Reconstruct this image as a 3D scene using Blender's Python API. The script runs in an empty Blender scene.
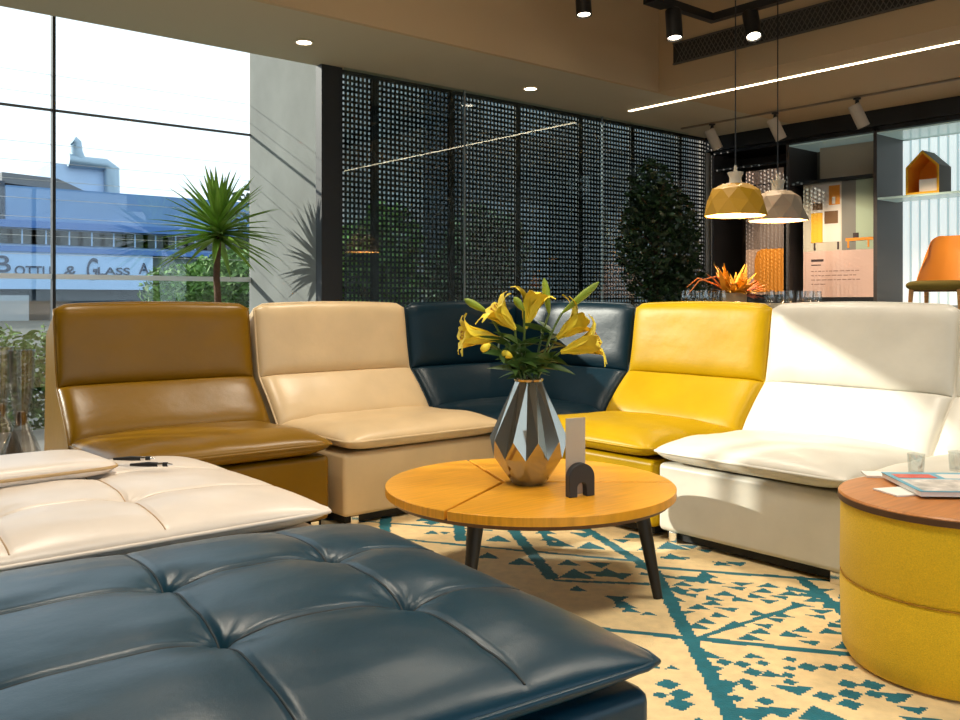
import bpy, math, random
import numpy as np
from mathutils import Vector, Matrix, noise
random.seed(7)
PI = math.pi
SC = bpy.context.scene
COL = SC.collection
H = 1.0                      # eye height
CE = 2.86                    # low ceiling height
WY = 6.30                    # plane of the mesh screens
GY = 7.61                    # plane of the bay glazing
PX = 3.624                   # face of the concrete pier
SX = 8.65                    # front of the shelf wall
# ------------------------------------------------------------ survey helpers
def T(px): return (px - 480.0) / 900.0
def xon(px, Y): t = T(px); return Y * (.640 + .768 * t) / (.768 - .640 * t)
def yon(px, X): t = T(px); return X * (.768 - .640 * t) / (.640 + .768 * t)
def dep(X, Y): return .640 * X + .768 * Y
def zon(py, X, Y): return H + (300.0 - py) * dep(X, Y) / 900.0
def ld(l, d): return (.768 * l + .640 * d, -.640 * l + .768 * d)
# ------------------------------------------------------------ materials
MATS = {}
def lin(c): return tuple((x / 12.92 if x <= .04045 else ((x + .055) / 1.055) ** 2.4) for x in c)
def mat(name, rgb=(.5, .5, .5), rough=.5, metal=0, coat=0, bump=None, var=None, emit=None, trans=0, ior=1.45, srgb=False, spec=.5, sheen=0):
    if name in MATS: return MATS[name]
    m = bpy.data.materials.new(name); m.use_nodes = True
    nt = m.node_tree; b = nt.nodes['Principled BSDF']
    if srgb: rgb = lin(rgb)
    b.inputs['Base Color'].default_value = (*rgb, 1)
    b.inputs['Roughness'].default_value = rough
    b.inputs['Metallic'].default_value = metal
    b.inputs['Coat Weight'].default_value = coat
    b.inputs['Coat Roughness'].default_value = .25
    b.inputs['IOR'].default_value = ior
    b.inputs['Specular IOR Level'].default_value = spec
    b.inputs['Transmission Weight'].default_value = trans
    b.inputs['Sheen Weight'].default_value = sheen
    if emit:
        b.inputs['Emission Color'].default_value = (*emit[0], 1); b.inputs['Emission Strength'].default_value = emit[1]
    tc = nt.nodes.new('ShaderNodeTexCoord')
    if var:                       # (scale, amount, stretch)
        n = nt.nodes.new('ShaderNodeTexNoise'); n.inputs['Scale'].default_value = var[0]; n.inputs['Detail'].default_value = 5
        mp = nt.nodes.new('ShaderNodeMapping'); mp.inputs['Scale'].default_value = var[2] if len(var) > 2 else (1, 1, 1)
        nt.links.new(tc.outputs['Object'], mp.inputs['Vector']); nt.links.new(mp.outputs['Vector'], n.inputs['Vector'])
        r = nt.nodes.new('ShaderNodeValToRGB')
        a = var[1]
        r.color_ramp.elements[0].position = .3; r.color_ramp.elements[1].position = .7
        r.color_ramp.elements[0].color = (*[max(0, x * (1 - a)) for x in rgb], 1)
        r.color_ramp.elements[1].color = (*[min(1, x * (1 + a)) for x in rgb], 1)
        nt.links.new(n.outputs['Fac'], r.inputs['Fac']); nt.links.new(r.outputs['Color'], b.inputs['Base Color'])
    if bump:                      # list of (scale, strength, distance)
        prev = None
        for sc, st, di in bump:
            n = nt.nodes.new('ShaderNodeTexNoise'); n.inputs['Scale'].default_value = sc; n.inputs['Detail'].default_value = 4
            nt.links.new(tc.outputs['Object'], n.inputs['Vector'])
            bp = nt.nodes.new('ShaderNodeBump'); bp.inputs['Strength'].default_value = st; bp.inputs['Distance'].default_value = di
            nt.links.new(n.outputs['Fac'], bp.inputs['Height'])
            if prev: nt.links.new(prev.outputs['Normal'], bp.inputs['Normal'])
            prev = bp
        nt.links.new(prev.outputs['Normal'], b.inputs['Normal'])
    MATS[name] = m
    return m
def leather(name, rgb, rough=.36, coat=.25, spec=.5):
    return mat(name, rgb, rough, coat=coat, spec=spec, bump=[(420, .12, .002), (9, .05, .03), (28, .08, .008)], var=(5, .07))
def glassmat(name, tint=(1, 1, 1), refl=.12, rough=.0):
    m = bpy.data.materials.new(name); m.use_nodes = True; nt = m.node_tree; nt.nodes.clear()
    o = nt.nodes.new('ShaderNodeOutputMaterial'); t = nt.nodes.new('ShaderNodeBsdfTransparent'); g = nt.nodes.new('ShaderNodeBsdfGlossy')
    t.inputs['Color'].default_value = (*tint, 1); g.inputs['Roughness'].default_value = rough
    fr = nt.nodes.new('ShaderNodeLayerWeight'); fr.inputs['Blend'].default_value = .5
    pw = nt.nodes.new('ShaderNodeMath'); pw.operation = 'POWER'; pw.inputs[1].default_value = 5
    ml = nt.nodes.new('ShaderNodeMath'); ml.operation = 'MULTIPLY_ADD'; ml.inputs[1].default_value = 1 - refl; ml.inputs[2].default_value = refl; ml.use_clamp = True
    mx = nt.nodes.new('ShaderNodeMixShader')
    nt.links.new(fr.outputs['Facing'], pw.inputs[0]); nt.links.new(pw.outputs[0], ml.inputs[0]); nt.links.new(ml.outputs[0], mx.inputs[0])
    nt.links.new(t.outputs[0], mx.inputs[1]); nt.links.new(g.outputs[0], mx.inputs[2]); nt.links.new(mx.outputs[0], o.inputs[0])
    return m
OCHRE = leather('ochre leather', (.200, .098, .0004), .32, .05, .4)
YELLOW = leather('bright yellow leather', (.47, .285, .0005), .40, .0, .25)
BEIGE = leather('beige leather', (.66, .49, .28), .38, .2)
CREAM = leather('cream leather', (.78, .69, .60), .40, .2)
WHITE = leather('white leather', (.68, .65, .57), .42, .15)
NAVY = leather('dark navy leather', (.0015, .015, .026), .36, .0, .3)
BLUE = leather('petrol blue leather', (.004, .040, .070), .34, .0, .5)
BLACK = mat('black metal', (.012, .012, .013), .45)
BLACKSAT = mat('black plinth', (.010, .010, .010), .6)
CHROME = mat('chrome', (.8, .8, .8), .12, metal=1)
SCREENB = mat('black screen metal', (.014, .015, .016), .5)
SEAMDK = mat('dark seam thread', (.010, .018, .024), .6)
SEAMLT = mat('tan seam thread', (.50, .34, .20), .6)
CEILM = mat('ceiling paint', (.50, .37, .22), .75, bump=[(60, .03, .002)])
SOFFM = mat('soffit paint', (.50, .45, .33), .75)
WALLM = mat('wall paint', (.55, .53, .50), .8)
FLOORM = mat('stone floor', (.33, .31, .28), .35, var=(3, .15), bump=[(30, .05, .002)])
CONC = mat('concrete', (.19, .205, .20), .8, var=(2.5, .12), bump=[(40, .15, .004)])
SHELFG = mat('dark grey laminate', (.060, .050, .048), .45)
SHELFK = mat('near black laminate', (.012, .012, .013), .4)
WOOD = mat('honey oak veneer', (.78, .36, .025), .34, coat=.15, var=(6, .14, (1, 14, 1)), bump=[(120, .05, .001)])
WOODR = mat('reddish wood veneer', (.52, .20, .05), .38, coat=.1, var=(7, .15, (1, 12, 1)))
WOODD = mat('dark wood edge', (.10, .045, .02), .5)
OAK = mat('light oak', (.55, .28, .09), .45, var=(8, .2, (1, 1, 8)))
FABY = mat('mustard wool fabric', (.86, .55, .012), .9, sheen=.2, bump=[(500, .5, .003)], var=(300, .12))
OLIVE = mat('olive felt', (.14, .10, .012), .9, bump=[(400, .3, .002)])
ORNG = mat('orange shell', (.80, .27, .02), .45, coat=.2)
GLASSW = glassmat('window glass', (.93, .96, .97), .05)
GLASSR = glassmat('reflective glass', (.85, .93, .95), .045)
GLASSS = glassmat('shelf glass', (.70, .85, .80), .10)
GLASSC = glassmat('clear tumbler glass', (.93, .95, .95), .10)
GLASSV = glassmat('smoked vase glass', (.88, .86, .84), .09, .02)
LEAFG = mat('palm leaf green', (.20, .36, .05), .4, var=(5, .3))
LEAFD = mat('dark ficus leaf', (.018, .045, .014), .35, var=(9, .4))
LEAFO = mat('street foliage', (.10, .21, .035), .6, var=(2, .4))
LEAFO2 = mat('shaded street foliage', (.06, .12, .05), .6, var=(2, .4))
BARK = mat('bark', (.12, .065, .04), .85, var=(20, .3), bump=[(60, .5, .01)])
POTM = mat('grey planter', (.10, .10, .10), .6)
SOIL = mat('soil', (.04, .028, .02), .95)
CREAMR = mat('rug cream wool', (.86, .66, .35), .95, sheen=.15, var=(22, .10), bump=[(180, .5, .004)])
TEALR = mat('rug teal wool', (.002, .14, .19), .95, sheen=.1, var=(30, .15), bump=[(180, .5, .004)])
PETAL = mat('yellow lily petal', (.92, .70, .05), .5, var=(14, .15))
BUDG = mat('lily bud green', (.26, .36, .03), .5, var=(10, .25))
STEMG = mat('lily stem green', (.10, .16, .03), .5)
LEAFL = mat('lily leaf dark green', (.05, .11, .02), .45)
PEND_Y = mat('yellow pendant shell', (.50, .27, .012), .5)
PEND_W = mat('taupe pendant shell', (.36, .28, .20), .55)
PEND_IN = mat('pendant lit inner', (.9, .6, .3), .6, emit=((1, .60, .22), 1.1))
LAMPW = mat('lamp glow', (1, 1, 1), .5, emit=((1, .86, .66), 9))
STRIPM = mat('strip glow', (1, 1, 1), .5, emit=((1, .80, .52), 7))
WHITEP = mat('white lamp body', (.55, .47, .38), .5)
POSTER_P = mat('poster pink paper', (.62, .42, .36), .6)
POSTER_G = mat('poster grey photo area', (.20, .19, .17), .6)
POSTER_B = mat('poster beige photo area', (.52, .47, .38), .6)
POSTER_M = mat('poster mint photo area', (.38, .46, .34), .6)
POSTER_W = mat('poster white print', (.72, .64, .58), .6)
POSTER_Y = mat('poster yellow print', (.80, .42, .02), .6)
POSTER_O = mat('poster orange print', (.72, .26, .02), .6)
POSTER_BR = mat('poster brown print', (.16, .08, .03), .6)
INK = mat('print ink', (.05, .03, .03), .7)
LITCURT = mat('backlit fluted panel', (.85, .88, .88), .7, emit=((.86, .97, .98), .52))
PAPER = mat('white paper', (.85, .84, .80), .7)
FACADE = mat('blue tinted facade', (.13, .25, .45), .8, var=(.25, .12))  # blue cast of shade and window glass put into the facade colour
FACADE2 = mat('blue edge band', (.07, .17, .42), .8)
SIGNM = mat('pale blue fascia', (.32, .50, .74), .7)
PENTM = mat('pale blue render', (.45, .60, .80), .8, var=(.4, .08))
DARKW = mat('dark far window', (.03, .045, .05), .25)
SHOPD = mat('dark shop front', (.035, .055, .075), .4)
DUCTM = mat('galvanised duct', (.30, .40, .48), .4, metal=.5)
ROOFM = mat('grey roof sheet', (.16, .17, .18), .7)
GROUNDM = mat('paving', (.09, .10, .09), .85, var=(1, .15))
TANCH = mat('tan side leather', (.50, .33, .15), .45)
# ------------------------------------------------------------ mesh builder
class MB:
    def __init__(s): s.v = []; s.f = []; s.m = []
    def add(s, vs, fs, mi=0):
        o = len(s.v); s.v += [tuple(x) for x in vs]; s.f += [tuple(i + o for i in f) for f in fs]; s.m += [mi] * len(fs); return s
    def box(s, x0, x1, y0, y1, z0, z1, mi=0, M=None):
        vs = [(x0, y0, z0), (x1, y0, z0), (x1, y1, z0), (x0, y1, z0), (x0, y0, z1), (x1, y0, z1), (x1, y1, z1), (x0, y1, z1)]
        if M: vs = [M @ Vector(v) for v in vs]
        return s.add(vs, [(0, 3, 2, 1), (4, 5, 6, 7), (0, 1, 5, 4), (1, 2, 6, 5), (2, 3, 7, 6), (3, 0, 4, 7)], mi)
    def tube(s, pts, r, n=8, mi=0, cap=True, closed=False):
        pts = [Vector(p) for p in pts]; k = len(pts)
        rs = r if isinstance(r, (list, tuple)) else [r] * k
        vs = []; up = None
        for i, p in enumerate(pts):
            if closed: t = pts[(i + 1) % k] - pts[(i - 1) % k]
            else: t = pts[min(i + 1, k - 1)] - pts[max(i - 1, 0)]
            if t.length < 1e-9: t = Vector((0, 0, 1))
            t.normalize()
            if up is None: up = Vector((0, 0, 1)) if abs(t.z) < .9 else Vector((1, 0, 0))
            a = t.cross(up)
            if a.length < 1e-4: a = t.cross(Vector((1, .3, 0)))
            a.normalize(); b = a.cross(t); up = b
            for j in range(n):
                q = 2 * PI * j / n; vs.append(p + (a * math.cos(q) + b * math.sin(q)) * rs[i])
        fs = []
        for i in range(k if closed else k - 1):
            i2 = (i + 1) % k
            for j in range(n):
                fs.append((i * n + j, i * n + (j + 1) % n, i2 * n + (j + 1) % n, i2 * n + j))
        if cap and not closed:
            fs.append(tuple(range(n))[::-1]); fs.append(tuple((k - 1) * n + j for j in range(n)))
        return s.add(vs, fs, mi)
    def lathe(s, prof, n=32, c=(0, 0, 0), mi=0, cap0=True, cap1=True):
        vs = []; k = len(prof)
        for r, z in prof:
            for j in range(n):
                q = 2 * PI * j / n; vs.append((c[0] + r * math.cos(q), c[1] + r * math.sin(q), c[2] + z))
        fs = [(i * n + j, i * n + (j + 1) % n, (i + 1) * n + (j + 1) % n, (i + 1) * n + j) for i in range(k - 1) for j in range(n)]
        if cap0: fs.append(tuple(range(n))[::-1])
        if cap1: fs.append(tuple((k - 1) * n + j for j in range(n)))
        return s.add(vs, fs, mi)
    def prism(s, poly, y0, y1, ax='y', mi=0):
        n = len(poly)
        def P(a, b, t): return {'y': (a, t, b), 'x': (t, a, b), 'z': (a, b, t)}[ax]
        vs = [P(a, b, y0) for a, b in poly] + [P(a, b, y1) for a, b in poly]
        fs = [tuple(range(n)), tuple(range(2 * n - 1, n - 1, -1))] + [(i, i + n, (i + 1) % n + n, (i + 1) % n) for i in range(n)]
        return s.add(vs, fs, mi)
    def xf(s, M):
        s.v = [tuple(M @ Vector(v)) for v in s.v]; return s
    def build(s, name, mats, parent=None, smooth=None, bevel=0, loc=None, fix=True):
        me = bpy.data.meshes.new(name); me.from_pydata(s.v, [], s.f)
        for m in (mats if isinstance(mats, (list, tuple)) else [mats]): me.materials.append(m)
        if max(s.m, default=0) > 0: me.polygons.foreach_set('material_index', s.m)
        if fix:
            import bmesh
            b = bmesh.new(); b.from_mesh(me); bmesh.ops.recalc_face_normals(b, faces=b.faces); b.to_mesh(me); b.free()
        if smooth is not None:
            me.polygons.foreach_set('use_smooth', [True] * len(me.polygons)); me.set_sharp_from_angle(angle=math.radians(smooth))
        me.update()
        o = bpy.data.objects.new(name, me); COL.objects.link(o)
        if loc: o.location = loc
        if parent: o.parent = parent
        if bevel:
            md = o.modifiers.new('bevel', 'BEVEL'); md.width = bevel; md.segments = 3; md.limit_method = 'ANGLE'
            me.polygons.foreach_set('use_smooth', [True] * len(me.polygons)); md.harden_normals = False
            wn = o.modifiers.new('wn', 'WEIGHTED_NORMAL'); wn.keep_sharp = True
        return o
def thing(name, label, cat, loc=(0, 0, 0), rz=0, group=None):
    o = bpy.data.objects.new(name, None); COL.objects.link(o); o.empty_display_size = .1
    o.location = loc; o.rotation_euler = (0, 0, rz); o['label'] = label; o['category'] = cat
    if group: o['group'] = group
    return o
def tag(o, label, cat, group=None, kind=None):
    o['label'] = label; o['category'] = cat
    if group: o['group'] = group
    if kind: o['kind'] = kind
    return o
def struct(o, label=None):
    o['kind'] = 'structure'
    if label: o['label'] = label
    return o
def dup(root, loc, rz=0, label=None, group=None):
    def cp(o, par):
        c = o.copy(); COL.objects.link(c)
        if par: c.parent = par
        for ch in list(o.children): cp(ch, c)
        return c
    r = cp(root, None); r.location = loc; r.rotation_euler = (0, 0, rz)
    if label: r['label'] = label
    if group: r['group'] = group
    return r
# ------------------------------------------------------------ soft shapes
def spaced(n, k=1.8):
    out = []
    for i in range(n + 1):
        s = -1 + 2 * i / n
        out.append(math.copysign(1 - (1 - abs(s)) ** k, s))
    return out
def denser(a, lines, n=60, w=.05, m=10):
    base = [a * x for x in spaced(n, 1.7)]
    for L in lines:
        base += [L + w * math.copysign((i / m) ** 1.6, i) if i >= 0 else L - w * ((-i / m) ** 1.6) for i in range(-m, m + 1)]
    base = sorted(set(round(x, 5) for x in base if -a <= x <= a))
    out = [base[0]]
    for x in base[1:]:
        if x - out[-1] > .0012: out.append(x)
    out[-1] = a
    return [x / a for x in out]
def plan(u, v, a, b, rc):
    r = max(abs(u), abs(v))
    if r < 1e-9: return 0., 0.
    x, y = a * u / r, b * v / r
    ax, ay = abs(x), abs(y)
    if ax > a - rc and ay > b - rc:
        q = math.atan2(ay - (b - rc), ax - (a - rc))
        x = math.copysign(a - rc + rc * math.cos(q), x); y = math.copysign(b - rc + rc * math.sin(q), y)
    t = r ** 10
    return (1 - t) * a * u + t * r * x, (1 - t) * b * v + t * r * y
def edge(u, v, n=7, p=.5):
    return (max(0, 1 - abs(u) ** n) * max(0, 1 - abs(v) ** n)) ** p
def pillow(a, b, zp, ht, hb, rc=.04, us=None, vs=None, extra=None, n=7, p=.5, crown=.0, nb=8):
    us = us or spaced(44); vs = vs or spaced(44)
    mb = MB(); V = []; idx = {}
    nu, nv = len(us), len(vs)
    for i, u in enumerate(us):
        for j, v in enumerate(vs):
            x, y = plan(u, v, a, b, rc)
            z = zp + ht * edge(u, v, n, p) + crown * (1 - u * u) * (1 - v * v)
            if extra: z += extra(x, y) * min(1, edge(u, v, 4, 1) * 1.6)
            idx[(0, i, j)] = len(V); V.append((x, y, z))
    for i, u in enumerate(us):
        for j, v in enumerate(vs):
            if i in (0, nu - 1) or j in (0, nv - 1): idx[(1, i, j)] = idx[(0, i, j)]
            else:
                x, y = plan(u, v, a, b, rc)
                idx[(1, i, j)] = len(V); V.append((x, y, zp - hb * edge(u, v, nb, .5)))
    F = []
    for i in range(nu - 1):
        for j in range(nv - 1):
            F.append((idx[(0, i, j)], idx[(0, i + 1, j)], idx[(0, i + 1, j + 1)], idx[(0, i, j + 1)]))
            F.append((idx[(1, i, j + 1)], idx[(1, i + 1, j + 1)], idx[(1, i + 1, j)], idx[(1, i, j)]))
    mb.add(V, F)
    return mb
def outline(a, b, z, rc=.04, m=14):
    pts = []
    side = [(-1 + 2 * i / m) for i in range(m)]
    for s in side: pts.append(plan(s, -1, a, b, rc))
    for s in side: pts.append(plan(1, s, a, b, rc))
    for s in side: pts.append(plan(-s, 1, a, b, rc))
    for s in side: pts.append(plan(-1, -s, a, b, rc))
    return [(x, y, z) for x, y in pts]
def wrinkle(x, y, s=1., k=1.):
    return s * (.004 * noise.noise(Vector((x * 5 * k, y * 3 * k, 1.3))) + .0022 * noise.noise(Vector((x * 11 * k, y * 17 * k, 5.1))))
# back rest centre line in local (y, z)
BP = [(.60, .37), (.655, .44), (.72, .515), (.785, .580), (.815, .618), (.835, .72), (.85, .82), (.862, .91), (.872, .975)]
def bpoint(s):
    q = s * (len(BP) - 1); i = min(int(q), len(BP) - 2); t = q - i
    (y0, z0), (y1, z1) = BP[i], BP[i + 1]
    return Vector((y0 + (y1 - y0) * t, z0 + (z1 - z0) * t))
def bnorm(s):
    d = bpoint(min(1, s + .06)) - bpoint(max(0, s - .06)); d.normalize(); return Vector((-d.y, d.x))
def back_part(w, s0, s1, ht, hb, seed=0, miter=None):
    us = spaced(36, 2.0); vs = spaced(22, 1.8); mb = MB(); V = []; nu, nv = len(us), len(vs); F = []
    def P(i, j, side):
        u, v = us[i], vs[j]; s = s0 + (s1 - s0) * (v + 1) / 2
        c = bpoint(s); nn = bnorm(s)
        e = (max(0, 1 - abs(u) ** 12) ** .5) * (max(0, 1 - abs(v) ** 5) ** .5)
        h = ht * e if side == 0 else -hb * e
        if side == 0: h += e * 1.3 * wrinkle(u * w + seed, s * 2 + seed, .6)
        q = c + nn * h
        x = u * w
        z = q.y
        if s1 > .95: z -= .022 * max(0, (abs(u) - .86) / .14) ** 2 * max(0, (v + .2) / 1.2)
        z += .012 * (1 - u * u) * s * s if s1 > .95 else 0
        if miter:
            x = u * w
            lim = miter(q.x)
            if x > lim and miter.side > 0: x = lim
            if x < lim and miter.side < 0: x = lim
        return (x, q.x, z)
    for side in (0, 1):
        for i in range(nu):
            for j in range(nv): V.append(P(i, j, side))
    o = nu * nv
    for i in range(nu - 1):
        for j in range(nv - 1):
            a, b, c, d = i * nv + j, (i + 1) * nv + j, (i + 1) * nv + j + 1, i * nv + j + 1
            F.append((a, b, c, d)); F.append((o + d, o + c, o + b, o + a))
    per = [(i, 0) for i in range(nu)] + [(nu - 1, j) for j in range(1, nv)] + [(i, nv - 1) for i in range(nu - 2, -1, -1)] + [(0, j) for j in range(nv - 2, 0, -1)]
    for k in range(len(per)):
        (i, j), (i2, j2) = per[k], per[(k + 1) % len(per)]
        F.append((i * nv + j, o + i * nv + j, o + i2 * nv + j2, i2 * nv + j2))
    return mb.add(V, F)
def back_assembly(parent, w, m, seamm, xoff=0, M=None, seed=0, piping=True):
    M = M or Matrix.Identity(4)
    lo = back_part(w, .0, .47, .050, .04, seed).xf(M).build('lower_back_cushion', m, parent, smooth=60, fix=True)
    up = back_part(w, .475, 1.0, .042, .03, seed + 3).xf(M).build('upper_back_cushion', m, parent, smooth=60, fix=True)
    pts = []
    for i in range(13): s = i / 12; c = bpoint(s); pts.append((-w, c.x, c.y - (.022 if i == 12 else .012 if i == 11 else 0)))
    for i in range(1, 20):
        u = -1 + 2 * i / 20; c = bpoint(1); pts.append((u * w, c.x, c.y + .012 * (1 - u * u) - .022 * max(0, (abs(u) - .86) / .14) ** 2))
    for i in range(12, -1, -1): s = i / 12; c = bpoint(s); pts.append((w, c.x, c.y - (.022 if i == 12 else .012 if i == 11 else 0)))
    MB().tube([M @ Vector(p) for p in pts], .0065, 8).build('piping', m, up, smooth=60)
    poly = [(.66, .04), (.66, .40), (.76, .54), (.835, .62), (.865, .80), (.885, .955), (.92, .955), (1.08, .84), (1.13, .04)]
    MB().prism(poly, -w + .012, w - .012, 'x').xf(M).build('back_shell', m, parent, bevel=.012)
def sofa(label, m, loc, rz, seamm=None, group='modular lounge seats around the coffee table', seed=0, w=.425):
    t = thing('sofa_module', label, 'sofa', loc, rz, group)
    MB().box(-w + .006, w - .006, .0, 1.0, .045, .325).build('base', m, t, bevel=.022)
    MB().box(-w + .03, w - .03, .035, .98, .012, .05).build('plinth', BLACKSAT, t)
    for sx in (-1, 1):
        for y in (.05, .92):
            MB().box(sx * (w - .07) - .02, sx * (w - .07) + .02, y - .035, y + .005, 0, .045).build('foot', CHROME, t, bevel=.004)
    Mt = Matrix.Translation((0, .325, 0))
    def ex(x, y):
        g = -.010 * math.exp(-((y - .30) ** 2) / .004)
        return g + wrinkle(x + seed * 3.1, y + seed * 1.7, 1.5) + .010 * math.exp(-((y + .20) ** 2) / .012)
    c = pillow(w - .004, .365, .378, .050, .052, .045, extra=ex, crown=.016, n=6).xf(Mt).build('seat_cushion', m, t, smooth=60)
    MB().tube([Mt @ Vector(p) for p in outline(w - .003, .366, .378, .045)], .006, 8, closed=True).build('piping', m, c, smooth=60)
    back_assembly(t, w, m, seamm, seed=seed)
    return t
# ------------------------------------------------------------ the setting
def bx(name, m, *a, bevel=0, label=None, parent=None):
    return struct(MB().box(*a).build(name, m, parent, bevel=bevel), label)
bx('floor', FLOORM, -5, 9.4, -4, GY, -.25, -.012)
bx('ground', GROUNDM, -30, 60, GY + .02, 110, -.5, -.15)
bx('ground_rear', GROUNDM, -30, 40, -40, -4.02, -.5, -.15)
# ceilings
bx('ceiling_soffit', SOFFM, -5, 9.4, 5.20, WY + .02, CE, CE + .35)
bx('ceiling_side', CEILM, 6.38, 9.4, -4, 5.20, CE, CE + 1.2)
bx('ceiling_coffer', CEILM, -5, 6.38, -4, 5.3, 4.05, 4.2)
bx('ceiling_fascia', CEILM, -5, 6.38, 5.16, 5.20, CE, 4.05)
bx('ceiling_bay', SOFFM, -5, 9.4, WY + .02, GY + .1, 4.0, 4.1)
bx('wall_upper_beam', SOFFM, -5, 9.4, WY - .1, WY + .02, CE + .3, 4.1)
# walls
bx('wall_window_left', WALLM, -5, -1.28, WY, WY + .12, -.012, 4.0)
bx('wall_left', WALLM, -5.15, -5, -4, GY, -.012, 4.2)
bx('wall_right', WALLM, 9.26, 9.4, -4, WY + .1, -.012, 4.2)
bx('wall_pier', CONC, PX, PX + .16, WY + .03, GY + .01, -.012, 4.6)
bx('wall_pier_left', WALLM, -5, -4.9, WY + .12, GY, -.012, 4.0)
bx('wall_screen_end', WALLM, 8.62, 9.4, WY + .0, WY + .1, -.012, CE)
# unseen rear glazing, added behind the camera to let in sky fill
bx('window_fill_sill', WALLM, -5, 9.4, -4.1, -4, -.012, .25)
bx('window_fill_head', WALLM, -5, 9.4, -4.1, -4, 3.2, 4.2)
bx('window_5', GLASSW, -5, 9.4, -4.06, -4.05, .25, 3.2)
for i in range(7):
    bx('window_fill_post', BLACK, -5 + i * 2.4 - .03, -5 + i * 2.4 + .03, -4.1, -4.0, .25, 3.2)
# bay glazing: panes, posts, rails
gx = [PX, PX - 1.666, PX - 3.332, -2.3, -3.6, -5.0]
zr = [1.185, 2.496]
for i in range(5):
    w = struct(MB().box(gx[i + 1] + .01, gx[i] - .01, GY - .004, GY + .004, .0, 4.0).build('window_%d' % (i + 6), GLASSW))
    if i > 0:
        pass
for i in range(1, 6):
    bx('window_post', BLACK, gx[i] - .012, gx[i] + .012, GY - .03, GY + .03, .0, 4.0)
bx('window_rail', mat('steel rail', (.85, .86, .86), .35, metal=.3), gx[5], PX, GY - .018, GY + .018, zr[0] - .020, zr[0] + .020)
bx('window_rail', mat('dark rail', (.10, .10, .11), .4), gx[5], PX, GY - .012, GY + .012, zr[1] - .009, zr[1] + .009)
mb = MB()
for k in range(9):
    z = 1.36 + k * .145 if k < 7 else 2.62 + (k - 7) * .16
    mb.tube([(gx[3], GY + .03, z), (PX, GY + .03, z)], .0020, 6)
struct(mb.build('window_wires', mat('pale wire', (.8, .8, .8), .5)))
# dark post at the screen's start
bx('trim_1', SCREENB, PX - .048, 3.765, WY - .06, WY + .03, -.012, CE)
bx('trim_2', SCREENB, 3.765, 8.62, WY - .02, WY + .03, -.012, .10)
bx('trim_3', SHELFK, SX - .05, 9.26, 3.0, WY, 2.70, CE)
# mesh screens
px_posts = [3.765, xon(375, WY), xon(451.5, WY), xon(517.5, WY), xon(580, WY), xon(632, WY), xon(680, WY), 8.62]
ords = ['at the concrete pier, narrowest of the row', 'second from the concrete pier', 'third from the concrete pier, behind the beige seat',
        'fourth from the concrete pier, above the navy seat', 'behind the lilies and left of the leafy tree', 'behind the left half of the leafy tree', 'at the shelf wall corner, last of the row']
for i in range(7):
    a, b = px_posts[i], px_posts[i + 1]
    r = thing('mesh_screen', 'black perforated metal screen panel ' + ords[i], 'screen', (a, WY + .01, .1), 0, 'perforated black screens along the window')
    ow = .032 if i < 6 else .02
    fr = MB()
    fr.box(0, ow, -.02, .02, 0, CE - .1); fr.box(b - a - ow, b - a - .001, -.02, .02, 0, CE - .1)
    fr.box(ow, b - a - ow, -.02, .02, 0, .05); fr.box(ow, b - a - ow, -.02, .02, CE - .13, CE - .1)
    fr.build('frame', SCREENB, r)
    lat = MB(); p = .0435; W = b - a - 2 * ow; n = max(1, round(W / p)); pw = W / n; bar = pw * .245
    for k in range(n + 1):
        x = ow + k * pw; lat.box(max(ow, x - bar), min(b - a - ow, x + bar), -.004, .004, .05, CE - .13)
    nz = round((CE - .18) / p); pz = (CE - .18) / nz
    for k in range(1, nz):
        z = .05 + k * pz; lat.box(ow, b - a - ow, -.0038, .0038, z - bar, z + bar)
    lat.build('perforated_sheet', SCREENB, r)
# glazing in front of the screens
gl = [(3.77, xon(465, WY - .1)), (xon(465, WY - .1) + .012, xon(603, WY - .1)), (xon(603, WY - .1) + .012, 8.2)]
for i, (a, b) in enumerate(gl):
    struct(MB().box(a, b, WY - .085, WY - .077, .0, CE).build('window_%d' % (i + 1), GLASSR))
    if i < 2: bx('window_joint', mat('pale glass edge', (.25, .30, .32), .3), b, b + .012, WY - .09, WY - .074, 0, CE)
# ------------------------------------------------------------ ceiling fittings
for k, (px, X) in enumerate(((305, 3.17), (530, 5.39))):
    t = thing('downlight', ['small round recessed downlight in the soffit near the concrete pier', 'small round recessed downlight in the soffit above the navy corner seat'][k], 'light', (X, 5.78, CE - .012), 0, 'recessed soffit downlights')
    MB().lathe([(.066, .010), (.066, 0), (.055, 0), (.050, .012)], 32, cap0=False, cap1=False).build('trim_ring', mat('downlight ring', (.75, .65, .45), .4), t, smooth=40)
    MB().lathe([(.052, .002), (.0, .0021)], 32, cap0=False, cap1=False).build('lens', LAMPW, t)
sy0, sy1 = 5.86, .4
t = thing('ceiling_strip_light', 'long thin glowing strip light set in the ceiling towards the shelf wall', 'light', (6.78, 0, CE))
MB().box(-.03, .03, sy1, sy0, -.004, .012).build('housing', mat('strip housing', (.5, .45, .3), .5), t)
MB().box(-.014, .014, sy1 + .01, sy0 - .01, -.010, -.003).build('diffuser', STRIPM, t)
t = thing('ceiling_grille', 'long dark air grille on the ceiling fascia above the strip light', 'vent', (6.38, 0, 3.16))
g = MB(); g.box(-.012, 0, 1.2, 4.99, -.095, .095); g.build('backing', mat('grille dark', (.03, .027, .022), .7), t)
g = MB(); g.box(-.022, -.012, 1.2, 4.99, .083, .095); g.box(-.022, -.012, 1.2, 4.99, -.095, -.083)
for k in range(86):
    y = 1.22 + k * .044
    for s in (-1, 1):
        g.tube([(-.017, y, -.085), (-.017, y + s * .11, .085)], .004, 4) if 1.2 < y + s * .11 < 4.99 else None
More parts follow.
